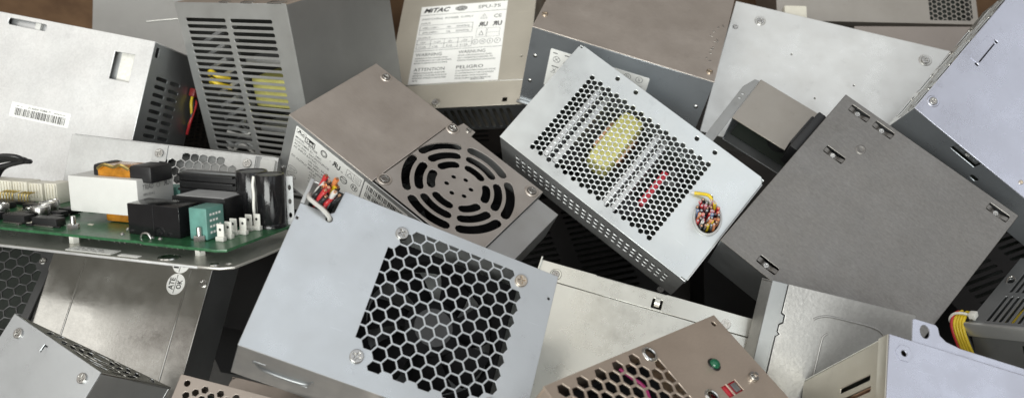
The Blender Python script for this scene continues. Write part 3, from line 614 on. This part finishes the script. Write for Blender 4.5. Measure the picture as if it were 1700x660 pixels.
# ------------------------------------------------------------------ D: labelled khaki unit
Dd = PSU('D', 'khaki power supply at the top with a large printed rating label and shade-painted slotted front')
W, H, D = Dd.W, Dd.H, Dd.D
Dd.shell({'*': 'khaki_steel', 'b': 'dark_grey_steel'}, {'b': [rrect(12+6.6*i-1.6, -D+4, 12+6.6*i+1.6, -6, 1.5, 3) for i in range(17)]}, skip='f')  # shadow on the slotted front put into its dark colour
Dd.panel('f', 'khaki_steel', [circle(126.8, 51.7, .8, 10)], name='cover_panel', outline=[(0, 26.4), (W, 26.4), (W, H), (0, H)])
Dd.panel('f', 'khaki_steel', [rect(113.6, 3.8, 117.8, 8)], name='rim_panel', outline=rect(0, 0, W, 26), lift=-.4)
Dd.add('rolled_edge', tube([(.5, 26.2, -.35), (W-.5, 26.2, -.35)], .55, 8), 'ivory_steel'); Dd.screw('f', 50.3, 6, 3.2, seat='khaki_steel', w=-.4)
lx0, ly0, lx1, ly1 = 20.6, 26.9, 107.2, 117.6
S_ = lambda s, t: (lx0+(lx1-lx0)*s, ly1-(ly1-ly0)*t)
pr = Print()
def T(t, s, tt, size, wd=None, **k): x, y = S_(s, tt); pr.text(t, x, y, size, wd*(lx1-lx0) if wd else None, **k)
def LN(a, b, wd=.3): pr.line(S_(*a), S_(*b), wd)
def FRM(a, b, wd=.3): x0_, y1_ = S_(*a); x1_, y0_ = S_(*b); pr.frame(x0_, y0_, x1_, y1_, wd)
T('MiTAC', .035, .083, 4.9, .31, shear=.32, bold=.035); T('SPU-75', .67, .078, 3.8, .255); LN((.0, .118), (1, .118), .35)
ex, ey = S_(.475, .056)
for k in range(5): pr.poly([(ex+a*6.2*math.cos(math.asin(max(-1, min(1, q)))), ey+q*3.1) for q, a in ((-.92+k*.4, -1), (-.92+k*.4, 1), (-.66+k*.4 if k < 4 else .96, 1), (-.66+k*.4 if k < 4 else .96, -1))])
T('SWITCHING  POWER  SUPPLY', .03, .185, 2.2, .60); T('INPUT', .03, .24, 2.0, .11)
FRM((.025, .255), (.635, .375)); LN((.025, .315), (.635, .315))
for k, (a, b, c) in enumerate((('100-120V~', '4A', '50/60Hz'), ('200-240V~', '2A', '50/60Hz'))):
    T(a, .06, .303+k*.06, 2.3, .19); T(b, .34, .303+k*.06, 2.3); T(c, .45, .303+k*.06, 2.3, .15)
T('OUTPUT :', .02, .432, 2.1, .17); FRM((.02, .445), (.65, .56)); LN((.02, .502), (.65, .502))
for k in range(1, 4): LN((.02+.1575*k, .445), (.02+.1575*k, .56))
for k, (a, b) in enumerate((('+5V', '11.5A'), ('+12V', '1.5A'), ('-5V', '0.1A'), ('-12V', '0.12A'))):
    T(a, .06+.1575*k, .492, 2.2); T(b, .05+.1575*k, .55, 2.2)
LN((.0, .585), (1, .585), .35)
LN((.715, .215), (.79, .215), .3); LN((.715, .215), (.752, .155), .3); LN((.79, .215), (.752, .155), .3); T('!', .748, .208, 2.6); T('CE', .865, .213, 4.0, .085)
for s in (.70, .86): T('R', s, .315, 4.8, .05, mirror=True, bold=.035); T('U', s+.055, .315, 4.8, .05, bold=.035); T('.', s-.02, .315, 2)
FRM((.69, .34), (.80, .455), .2); FRM((.81, .345), (.95, .455), .2); LN((.81, .40), (.95, .40), .2); LN((.72, .43), (.77, .43), .45); LN((.72, .43), (.745, .375), .45); LN((.77, .43), (.745, .375), .45)
for k, c in enumerate('DNSF'): x, y = S_(.69+.083*k, .512); pr.ring(x, y, 3.0, .35); pr.text(c, x, y-1.2, 2.4, align='CENTER')
for s, t, head, lines in ((.03, .655, 'WARNING', ('HAZARDOUS VOLTAGES CONTAINED WITHIN', 'THIS POWER SUPPLY. NOT USER SERVICEABLE.', 'RETURN TO SERVICE CENTER FOR REPAIR.')), (.52, .648, 'WARNUNG', ('NETZTEIL UNTER HOCHSPANNUNG STEHEND.', 'NICHT VOM BENUTZER ZU REPARIEREN. ZUR', 'REPARATUR AN KUNDENDIENST ZURUECKSENDEN.')),
    (.04, .842, 'ATTENTION', ('TENSIONS DANGEREUSES. NE PEUT ETRE', 'REPARE PAR L\'UTILISATEUR. POUR TOUTE', 'REPARATION ADRESSEZ AU SERVICE APRES', 'VENTE.')), (.52, .838, 'PELIGRO', ('ESTA FUENTE DE PODER UTILIZA ALTO VOLTAJE.', 'NO CONTIENE MODULOS O SERVICIO REPARABLE', 'POR EL USUARIO. FAVOR DE ENVIAR AL', 'CENTRO DE SERVICIO PARA SU REPARACION.'))):
    T(head, s, t, 3.5, .30 if head != 'ATTENTION' else .35)
    for k, l in enumerate(lines): T(l, s, t+.034+k*.031, 1.45, len(l)*.0106, bold=.01)
T('MADE IN CHINA', .70, .995-.012, 1.4, .15, bold=.01)
Dd.label('f', rect(lx0, ly0, lx1, ly1), pr, name='rating_label')
# ------------------------------------------------------------------ S: shiny case in the shade of the tray
S = PSU('S', 'shiny steel power supply in shade below the circuit board tray with round test sticker')
W, H, D = S.W, S.H, S.D
S.shell({'*': 'dark_grey_steel', 'f': 'bright_steel'})
for u in (25.6, 105.4): S.add('pressed_rib', tube([(u, .5, -.2), (u, H-.5, -.2)], .8, 8), 'bright_steel')
S.screw('f', 117.2, 93, 2.7)
for v, a, b in ((90.1, 'ATE', 'OK'), (105.6, 'HI', 'OK')):
    pr = Print(); pr.text(a, 96.4, v, 3.6, 8.6, bold=.02, align='CENTER', rot=R_(90)); pr.text(b, 102, v, 3.6, 6.6, bold=.02, align='CENTER', rot=R_(90)); pr.line((97.5, v-6.8), (97.5, v+6.8), .4)
    S.label('f', circle(97.6, v, 6.6, 32, 7.6), pr, name='test_sticker')
# ------------------------------------------------------------------ T: white unit bottom left
Tt = PSU('T', 'white power supply at the bottom left corner with its fan grille seen edge on')
W, H, D = Tt.W, Tt.H, Tt.D
foot = [(.15, 1.05), (W-.15, 1.05), (W-.15, D-.3), (W*.50, D*.52)]
def inside(p): return all((foot[(k+1) % 4][0]-foot[k][0])*(p[1]-foot[k][1])-(foot[(k+1) % 4][1]-foot[k][1])*(p[0]-foot[k][0]) > 1.2*math.dist(foot[k], foot[(k+1) % 4]) for k in range(4))
fh = []; fcx, fcz = W*.66, D*.40
for r0, r1 in ((15.5, 18.5), (10.4, 13.4), (5.4, 8.4), (20.5, 23.5), (25.5, 28.5), (30.5, 33.5)):
    n_ = max(4, int(r1*.55))
    for k in range(n_):
        a_ = 360/n_; q = arcslot(fcx, fcz, r0, r1, k*a_+140/r1, (k+1)*a_-140/r1, 5)
        if all(inside(p) for p in q): fh.append(q)
Tt.shell({'*': 'slate_steel', 'f': 'cool_white_steel', 't': 'bright_steel', 'r': 'grey_steel'}, {'t': fh, 'f': [[(31.4, 70.8), (32.2, 70.8), (32.6, 74.6), (34.4, 74.6), (34.4, 75.2), (31.8, 75.2)]]}, skip='blk', outlines={'t': foot})
for p, q in ((foot[2], foot[3]), (foot[3], foot[0])):
    L_ = math.dist(p, q)*1000*MM; an = math.atan2(q[1]-p[1], q[0]-p[0])
    pn = sheet(rect(.6, 1, L_-.6, H-1.4), (), 1., .3); o_ = obj('slanted_panel', pn, 'grey_steel', Tt.root); o_.matrix_basis = Tt.off @ Matrix.Translation((p[0]*MM, 0, -p[1]*MM)) @ Matrix.Rotation(an, 4, 'Y') @ Matrix.Translation((0, 0, -.3*MM))
Tt.add('lower_panel', sheet([(x_, -z_) for x_, z_ in foot[::-1]], (), 1., .3), 'slate_steel', 'b', 0, 0, -.2)
Tt.screw('f', 11.2, 72.2, 3.0); Tt.screw('f', 67.6, 72, 3.0)
Tt.add('fan_shroud', lathe([(12, -4), (12, -16), (4, -16), (3.6, -5), (0, -5)], 24), 'black_plastic', 't', fcx, fcz)
# ------------------------------------------------------------------ U, V, X, J, K, R
U = PSU('U', 'power supply coloured dark for the shadow, with honeycomb vent at the left edge')
U.shell({'*': 'shaded_steel'}, {'f': hexfield(54, 10, 115, 104, 8.3, 7.3, 106.7, 64.6, lambda x, y: (x-72)**2+(y-62)**2 < 47**2, .5)})
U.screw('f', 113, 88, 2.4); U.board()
V = PSU('V', 'small brown perforated power supply peeking in at the bottom edge')
hx = [hexa(7+4.5*i, 75.8+2.6*i-5.2*j, 3.5) for i in range(22) for j in range(-3, 26) if 4 < 75.8+2.6*i-5.2*j < 83 and not (i < 2 and 75.8+2.6*i-5.2*j > 79)]
V.shell({'*': 'dull_brown_steel'}, {'f': hx+[circle(5.2, 82, 1.7, 14)]}); V.board()
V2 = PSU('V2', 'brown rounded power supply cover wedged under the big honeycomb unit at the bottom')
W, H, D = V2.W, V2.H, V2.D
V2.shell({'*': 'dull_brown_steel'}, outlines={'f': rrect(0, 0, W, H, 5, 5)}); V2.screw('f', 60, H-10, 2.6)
X = PSU('X', 'grey power supply far back at the top left with one pressed line')
X.shell({'*': 'dusky_grey_steel'}); X.add('pressed_rib', tube([(52, 72, 0), (140, 74, 0)], 1.1, 8), 'ivory_steel'); X.screw('f', 12, 12, 3)
J = PSU('J', 'beige power supply at the very top right with dark perforated end')
W, H, D = J.W, J.H, J.D
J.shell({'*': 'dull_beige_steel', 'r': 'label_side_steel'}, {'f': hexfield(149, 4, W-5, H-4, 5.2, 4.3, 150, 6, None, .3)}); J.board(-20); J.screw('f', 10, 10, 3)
J.add('plug', join(block(4, -8, 0, 26, 10, 12, 2), block(8, -16, 3, 20, -6, 9, 1)), 'cream_plastic')
Wb = PSU('Wb', 'flat brown power supply face wedged between the beige top unit and the ivory case')
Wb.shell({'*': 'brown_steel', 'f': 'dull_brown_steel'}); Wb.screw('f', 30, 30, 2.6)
K = PSU('K', 'half buried power supply with shade-dulled beige top and open dark front beside the mottled one')
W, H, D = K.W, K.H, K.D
K.shell({'*': 'dark_grey_steel', 'f': 'dull_beige_steel', 'l': 'slate_steel'}, {'l': [circle(-8, 30, 1.6, 12), circle(-8, 24, 1.6, 12)]}, skip='b')  # top colour dulled to carry the shadow lying on it
K.add('side_flange', sheet([(-8.5, -34), (-.4, -34), (-.4, H-1), (-4.4, H-2), (-8.5, H-14)], [circle(-5, 26, 1.2, 12), circle(-5, 21, 1.2, 12)], 1.1, .3), 'dusky_grey_steel', 'f', 0, 0, -1.4); K.board(); K.add('coil', lathe([(4, 0), (10, 2), (12, 8), (10, 14), (4, 16)], 20, 40, 22), 'black_plastic', 'f', 0, 0, -30)
Rr = PSU('R', 'dark grey louvred power supply at the right edge with a tied yellow wire bundle')
W, H, D = Rr.W, Rr.H, Rr.D
sl = [rrect(10.5+3.6*i-.95, 3, 10.5+3.6*i+.95, 36, .9, 3) for i in range(34)]+[rrect(10.5+3.6*i-.95, 41.5, 10.5+3.6*i+.95, 78, .9, 3) for i in range(34)]
Rr.shell({'*': 'dark_grey_steel', 'b': 'dark_grey_steel'}, {'f': sl+[rrect(3.6, 54, 7.6, 60, 1.4)], 'b': [rrect(30+3.6*i-.9, -30, 30+3.6*i+.9, -14, .8, 3) for i in range(28)]})
Rr.board(); Rr.add('lower_lip', block(-2, -3.2, -9, W, 0, .4, 1.2), 'label_side_steel')
Rr.add('hook', tube(spline([(4, 54, .2), (3.6, 58, 1.4), (5.6, 60.4, 1.6), (7.8, 58.6, .4)], 5), .6, 6), 'screw_steel')
for k in range(3): Rr.add('wire', tube(spline([(20+k*7, 4, -6), (24+k*6, 30, -5), (30+k*5, 66, -8)], 6), 1.6, 8), 'wire_yellow')
for k, c in enumerate(('red', 'yellow', 'yellow', 'yellow', 'yellow', 'black', 'red', 'yellow', 'yellow', 'black')):
    a = -9+(k % 5)*1.75; b = (k//5)*2.1
    Rr.add('wire', tube(spline([(a+7, -8, -30), (a+2, -6+b, -12), (a-.5, -2.5+b*.3, -2-b), (a-.5, 4, 2-b), (a+.2, 8.5+random.uniform(-2.5, 2.5), 1.5-b)], 6), 1.1, 8), 'wire_'+c)
tie = Rr.add('cable_tie', tube(spline([(2.8, 3, 2), (-3, 2.6, 4.2), (-9, 2, 3.6), (-11.8, 1, -1), (-8, 2, -6), (0, 3, -5), (3, 3, 1)], 6), .9, 6), 'nylon'); Rr.add('tie_head', block(.4, .6, 1.4, 4.8, 5.6, 5.2, .7), 'nylon', parent=tie)

for key, lab, mt, kind in (('z1', 'added power supply blackened as shade in the gap between the fan unit and perforated one', 'gap_shade_steel', 's'), ('z2', 'added power supply blackened as shade in the gap under the mottled galvanized one', 'gap_shade_steel', 'p'),
    ('z3', 'added power supply blackened as shade in the gap behind the louvred one at right', 'gap_shade_steel', 's'), ('z4', 'added power supply blackened as shade in the gap below the circuit board tray corner', 'gap_shade_steel', 'h'),
    ('z5', 'added power supply blackened as shade below the khaki labelled one', 'gap_shade_steel', 's'), ('z6', 'added power supply blackened as shade in the gap left of the upright slotted one', 'gap_shade_steel', 'q')):
    zz = PSU(key, lab); W, H, D = zz.W, zz.H, zz.D  # added gap fillers; their black colour stands in for deep shade
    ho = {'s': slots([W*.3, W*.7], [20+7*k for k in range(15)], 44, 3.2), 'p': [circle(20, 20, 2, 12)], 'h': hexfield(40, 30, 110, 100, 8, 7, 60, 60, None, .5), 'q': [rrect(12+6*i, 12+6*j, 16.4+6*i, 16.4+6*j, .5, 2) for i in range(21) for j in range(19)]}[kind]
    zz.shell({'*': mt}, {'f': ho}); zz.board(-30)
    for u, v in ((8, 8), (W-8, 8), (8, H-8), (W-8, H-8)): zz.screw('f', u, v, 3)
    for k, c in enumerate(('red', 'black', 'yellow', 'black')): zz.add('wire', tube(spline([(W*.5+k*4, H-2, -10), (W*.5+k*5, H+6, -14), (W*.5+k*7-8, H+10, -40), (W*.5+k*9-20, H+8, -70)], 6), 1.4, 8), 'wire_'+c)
# ------------------------------------------------------------------ open circuit board on its tray
TR = PSU('TR', 'open green circuit board with black and white components on a bent metal tray', name='circuit_board_unit', cat='circuit board')
del TR.root['group']
PZ = 8.0
TR.add('tray', sheet([(-70, 0), (184, 0), (196, 1.2), (202, 6), (203, 30), (203, 88), (-70, 88)], [circle(196, 9, 1.8, 12)], 1.6, .5, 2), 'tray_steel')
TR.add('tray_dimple', lathe([(6.5, 0), (6, .6), (4.6, .7), (4, .1), (0, .1)], 24), 'bright_steel', 'f', 157, 9); TR.add('tray_dimple', lathe([(3, 0), (2.6, .5), (0, .6)], 18), 'bright_steel', 'f', 190, 5)
pr = Print(); [pr.line((93+7*k, 8.4), (98+7*k, 8.4), .9) for k in range(3)]; [pr.line((93+6*k, 5.6), (97+6*k, 5.6), .9) for k in range(4)]; pr.frame(90.6, 3.4, 121, 10.4, .25)
TR.label('f', rrect(89.4, 2.6, 122, 11.2, .5), pr, 'grey_ink', name='sticker'); TR.label('f', rrect(127, 2.4, 141, 6, .4), None, name='sticker')
TR.add('tray_edge_glint', block(-70, -.5, -1.5, 183, -.02, -.15, .15), 'galvanized_light')  # bright strip added as the painted glint of the tray edge
pcb = TR.add('circuit_board', sheet([(-66, 7.4), (120, 7.4), (138, 8.2), (142, 6.6), (190, 6.6), (195.5, 9), (196, 60), (196, 84), (-66, 84)], [circle(-10, 80, 1.6, 10)], 1.6, .15), 'pcb_green', 'f', 0, 0, PZ)
def comp(name, me, mat, parent=None, label=None): return TR.add(name, me, mat, 'f', 0, 0, 0, parent=parent, label=label)
random.seed(5)
def bolt(u, v):
    b_ = comp('standoff', lathe([(3.1, 0), (3.1, PZ-1.7)], 6, u, v), 'nylon')
    comp('nut', lathe([(0, PZ+3.2), (3.2, PZ+3.2), (3.4, PZ+2.9), (3.4, PZ)], 6, u, v), 'screw_steel', b_); comp('stud', lathe([(0, PZ+8.2), (1.3, PZ+8), (1.5, PZ+7.4), (1.5, PZ)], 12, u, v), 'screw_steel', b_)
for u, v in ((81.8, 17.6), (169.6, 19.5), (-8, 78)): bolt(u, v)
# big white transformer
wt = comp('transformer', block(62.5, 35, 14.2, 114.5, 66, 36.4, .8), 'white_block')
comp('coil_tape', block(84, 40, PZ+.2, 106, 62, 14.0, 2.2), 'kapton', wt)
comp('coil_tape', lathe([(0, 0), (5, .2), (6.5, 2), (6.9, 5), (6.9, 14), (5, 18), (0, 18.4)], 20), 'kapton', wt).matrix_basis = wt.matrix_basis.inverted() @ TR.M('f', 84, 48, 36.2) @ Matrix.Rotation(R_(90), 4, 'Y') @ Matrix.Scale(1.0, 4)
bm = bmesh.new()
comp('coil_tape', block(80, 40, 33, 106, 60, 43, 3.4), 'kapton', wt); comp('sleeve', block(104.5, 40, 33.5, 121, 59, 44.0, 2.2), 'black_plastic', wt); comp('sleeve', block(76, 41, 33.5, 83.5, 60, 43.6, 2.8), 'black_plastic', wt)
comp('foil_wrap', tube(spline([(82, 39.6, 41), (88, 38.6, 43.8), (95, 39, 42.6), (100, 38.8, 44.0), (105, 40, 41.4)], 5), 1.1, 6), 'gold_pin', wt)
pr = Print(); pr.text('TRIAD', 4, 15.5, 3.0, 9); pr.text('WM-1014-2', 4, 11.6, 1.8, 9.6); pr.ring(17.2, 16.8, 1.5, .25); pr.text('R', 22, 15.4, 3.2, 2.4, mirror=True, bold=.02); pr.text('U', 24.6, 15.4, 3.2, 2.4, bold=.02); pr.text('S.', 27.5, 15.4, 1.5)
o_ = obj('print', pr.mesh(), 'grey_ink', wt); o_.matrix_basis = wt.matrix_basis.inverted() @ TR.M('f', 114.58, 35.5, 14.2) @ Matrix(((0, 0, 1, 0), (1, 0, 0, 0), (0, 1, 0, 0), (0, 0, 0, 1)))
# black potted blocks, relays, teal capacitor
r1 = comp('relay', block(120.5, 19.5, PZ, 156.5, 37, PZ+18.2, .7), 'gloss_black'); comp('relay_seam', block(138.4, 19.32, PZ+.5, 138.9, 19.6, PZ+17.6, 0), 'black_plastic', r1)
r2 = comp('relay', block(131, 44.5, PZ, 168.6, 68, PZ+18.6, .6), 'black_plastic'); comp('label_plate', block(133, 46.5, PZ+18.6, 166.6, 66, PZ+18.85, 0), 'sleeve_grey', r2)
tb = comp('film_capacitor', block(162.4, 20.6, PZ+.3, 174.2, 36, PZ+18.4, .8), 'teal_block')
pr = Print()
for k in range(4): [pr.line((1.2+2.6*q, 14-k*3.4), (3.0+2.6*q, 14-k*3.4), 1.3) for q in range(4 if k % 2 == 0 else 3)]
o_ = obj('print', pr.mesh(), 'label_paper', tb); o_.matrix_basis = tb.matrix_basis.inverted() @ TR.M('f', 174.28, 22, PZ+.5) @ Matrix(((0, 0, 1, 0), (1, 0, 0, 0), (0, 1, 0, 0), (0, 0, 0, 1)))
comp('film_capacitor', block(103, 70, PZ, 119, 80, PZ+18, .7), 'teal_block')
# electrolytic capacitors with sleeve and vented top
def ecap(u, v, r, h, mat='gloss_black', topm='dark_grey_steel'):
    c_ = comp('capacitor', lathe([(r, PZ), (r, PZ+1.6), (r*.95, PZ+2.4), (r, PZ+3.2), (r, PZ+h-.6), (r*.96, PZ+h), (r*.86, PZ+h), (r*.84, PZ+h-.5)], 30, u, v), mat)
    comp('can_top', lathe([(r*.85, PZ+h-.5), (0, PZ+h-.5)], 26, u, v), topm, c_); return c_
ecap(169.5, 60.5+10, 9.6, 32); ecap(186.6, 64, 8.8, 32)
comp('bracket', sheet([(0, 0), (4.2, 0), (4.2, 30), (0, 30)], [circle(2, 6+8.5*k, .9, 14, 1.6) for k in range(3)], 1, .2), 'sleeve_grey').matrix_basis = TR.M('f', 193.6, 70, PZ) @ Matrix.Rotation(R_(90), 4, 'X') @ Matrix.Rotation(R_(30), 4, 'Y')
for u, v, r, h in ((9, 33, 4.2, 7.2), (39.5, 34, 5.6, 7.6), (33, 46, 5.6, 7.6), (19.5, 44, 2.6, 3.6), (-8, 36, 5.5, 8), (24, 58, 4, 6)): ecap(u, v, r, h, 'screw_steel', 'bright_steel')
comp('glue_bead', tube(spline([(179.6, 58.4, PZ+31), (179.2, 57.6, PZ+26), (179.8, 57.2, PZ+20), (179.2, 57.4, PZ+13), (179.6, 57.2, PZ+6)], 5), 1.0, 8), 'nylon')
hs = comp('heatsink', block(116, 69.6, PZ, 160, 72, PZ+27, .4), 'black_plastic'); 
for k in range(5): comp('fin', block(117, 66.4, PZ+8+k*4.6, 158, 69.7, PZ+9.4+k*4.6, .3), 'black_plastic', hs)
comp('heatsink', block(116, 72, PZ+27, 160, 79, PZ+28.6, .4), 'dark_grey_steel')
for u, v in ((180.8, 23.6), (181.2, 30), (178.6, 38), (183, 41), (180.4, 50), (184, 53)):
    t_ = comp('spade_terminal', block(u-2.7, v-1.6, PZ, u+2.7, v+1.6, PZ+2.6, .4), 'nylon'); comp('blade', block(u-2.3, v-.5, PZ+2, u+2.3, v+.5, PZ+9.8, .5), 'nylon', t_); comp('eyelet', lathe([(.8, -.6), (.8, .62), (0, .62)], 10), 'ink', t_).matrix_basis = t_.matrix_basis.inverted() @ TR.M('f', u, v, PZ+6.6) @ Matrix.Rotation(R_(90), 4, 'X')
# connectors with gold pins
for u0, u1, v0, v1, h in ((-46, -25, 70, 82, 13.4), (-24.6, -12, 71, 83, 13.4), (-11.6, 0, 72, 83, 12.8), (4.5, 15, 70, 83, 14)):
    c_ = comp('connector', block(u0, v0, PZ, u1, v1, PZ+h, .7), 'cream_plastic')
    n = int((u1-u0)/2.6)
    for k in range(n): comp('key_rib', block(u0+1+k*2.6, v0-.8, PZ+3, u0+2.1+k*2.6, v0+.1, PZ+h-.6, .2), 'cream_plastic', c_)
for k in range(9):
    u = -26+k*2.6+(3 if k > 4 else 0); comp('pin', tube(spline([(u, 62, PZ), (u, 62, PZ+5), (u, 63, PZ+7), (u, 68, PZ+7.4)], 4), .45, 6), 'gold_pin')
comp('pin_header', block(-29, 59.6, PZ, 2, 64.4, PZ+2.4, .3), 'black_plastic')
def chip(u, v, du, dv, h, leads=True):
    c_ = comp('chip', block(u-du/2, v-dv/2, PZ+.3, u+du/2, v+dv/2, PZ+h, .3), 'black_plastic')
    if leads: comp('tab', block(u-du*.42, v-dv/2-1.6, PZ+.05, u+du*.42, v-dv/2+.2, PZ+1.0, .15), 'screw_steel', c_)
for a in ((35.5, 21.5, 17, 8, 5), (60, 20.5, 19, 7, 5), (12, 21, 17, 8, 4.6), (46, 50, 9, 7, 4), (48, 40, 8, 6, 4), (54, 31, 8, 6, 3.6), (15, 52, 14, 7, 4), (-8, 50, 12, 6, 4), (24, 34, 9, 6, 3)): chip(*a)
random.seed(8)
for k in range(46):
    u, v = random.uniform(-20, 118), random.uniform(12, 62)
    if 60 < u < 118 and v > 32: continue
    if 72 < u < 92 and v < 26: continue
    sx = random.choice((1.2, 1.8, 2.4)); comp('chip_resistor', block(u-sx, v-.8, PZ+.02, u+sx, v+.8, PZ+random.uniform(.7, 1.5), .1), random.choice(('screw_steel', 'black_plastic', 'black_plastic', 'cream_plastic')))
for k in range(26):
    u = 100+k*3.7; comp('solder_tail', lathe([(.9, PZ-1.6), (.5, PZ-2.6), (0, PZ-3.4)], 7, u, random.uniform(9, 14) if u < 180 else 12+(u-180)*3.2), 'screw_steel')
for u, v in ((140, 16), (146, 15.4), (118, 17), (112, 28)):
    comp('solder_joint', lathe([(1.4, PZ), (.8, PZ+.9), (0, PZ+1.3)], 10, u, v), 'screw_steel')
comp('inductor_loop', tube(spline([(134, 14, PZ), (135.5, 14, PZ+2.6), (139, 14, PZ+2.8), (141, 14, PZ)], 6), .8, 8), 'screw_steel')
for k in range(3):
    y = 74+k*3; comp('lead_wire', tube(spline([(-62, y, PZ+2), (-56, y-2, PZ+20), (-44+k*3, y+2, PZ+28-k), (-31+k*2, y+5, PZ+29-k*2), (-27, y+9, PZ+26-k), (-36, y+9, PZ+23), (-50, y+6, PZ+18), (-60, y+6, PZ+4)], 7), 1.7, 8), 'wire_black')
comp('connector', block(-62, 66, PZ, -52, 80, PZ+24, .8), 'cream_plastic')
# finish: every object gets its own material slot check
for o in bpy.data.objects:
    if o.type == 'MESH' and not o.data.materials: o.data.materials.append(MATS['grey_steel'])
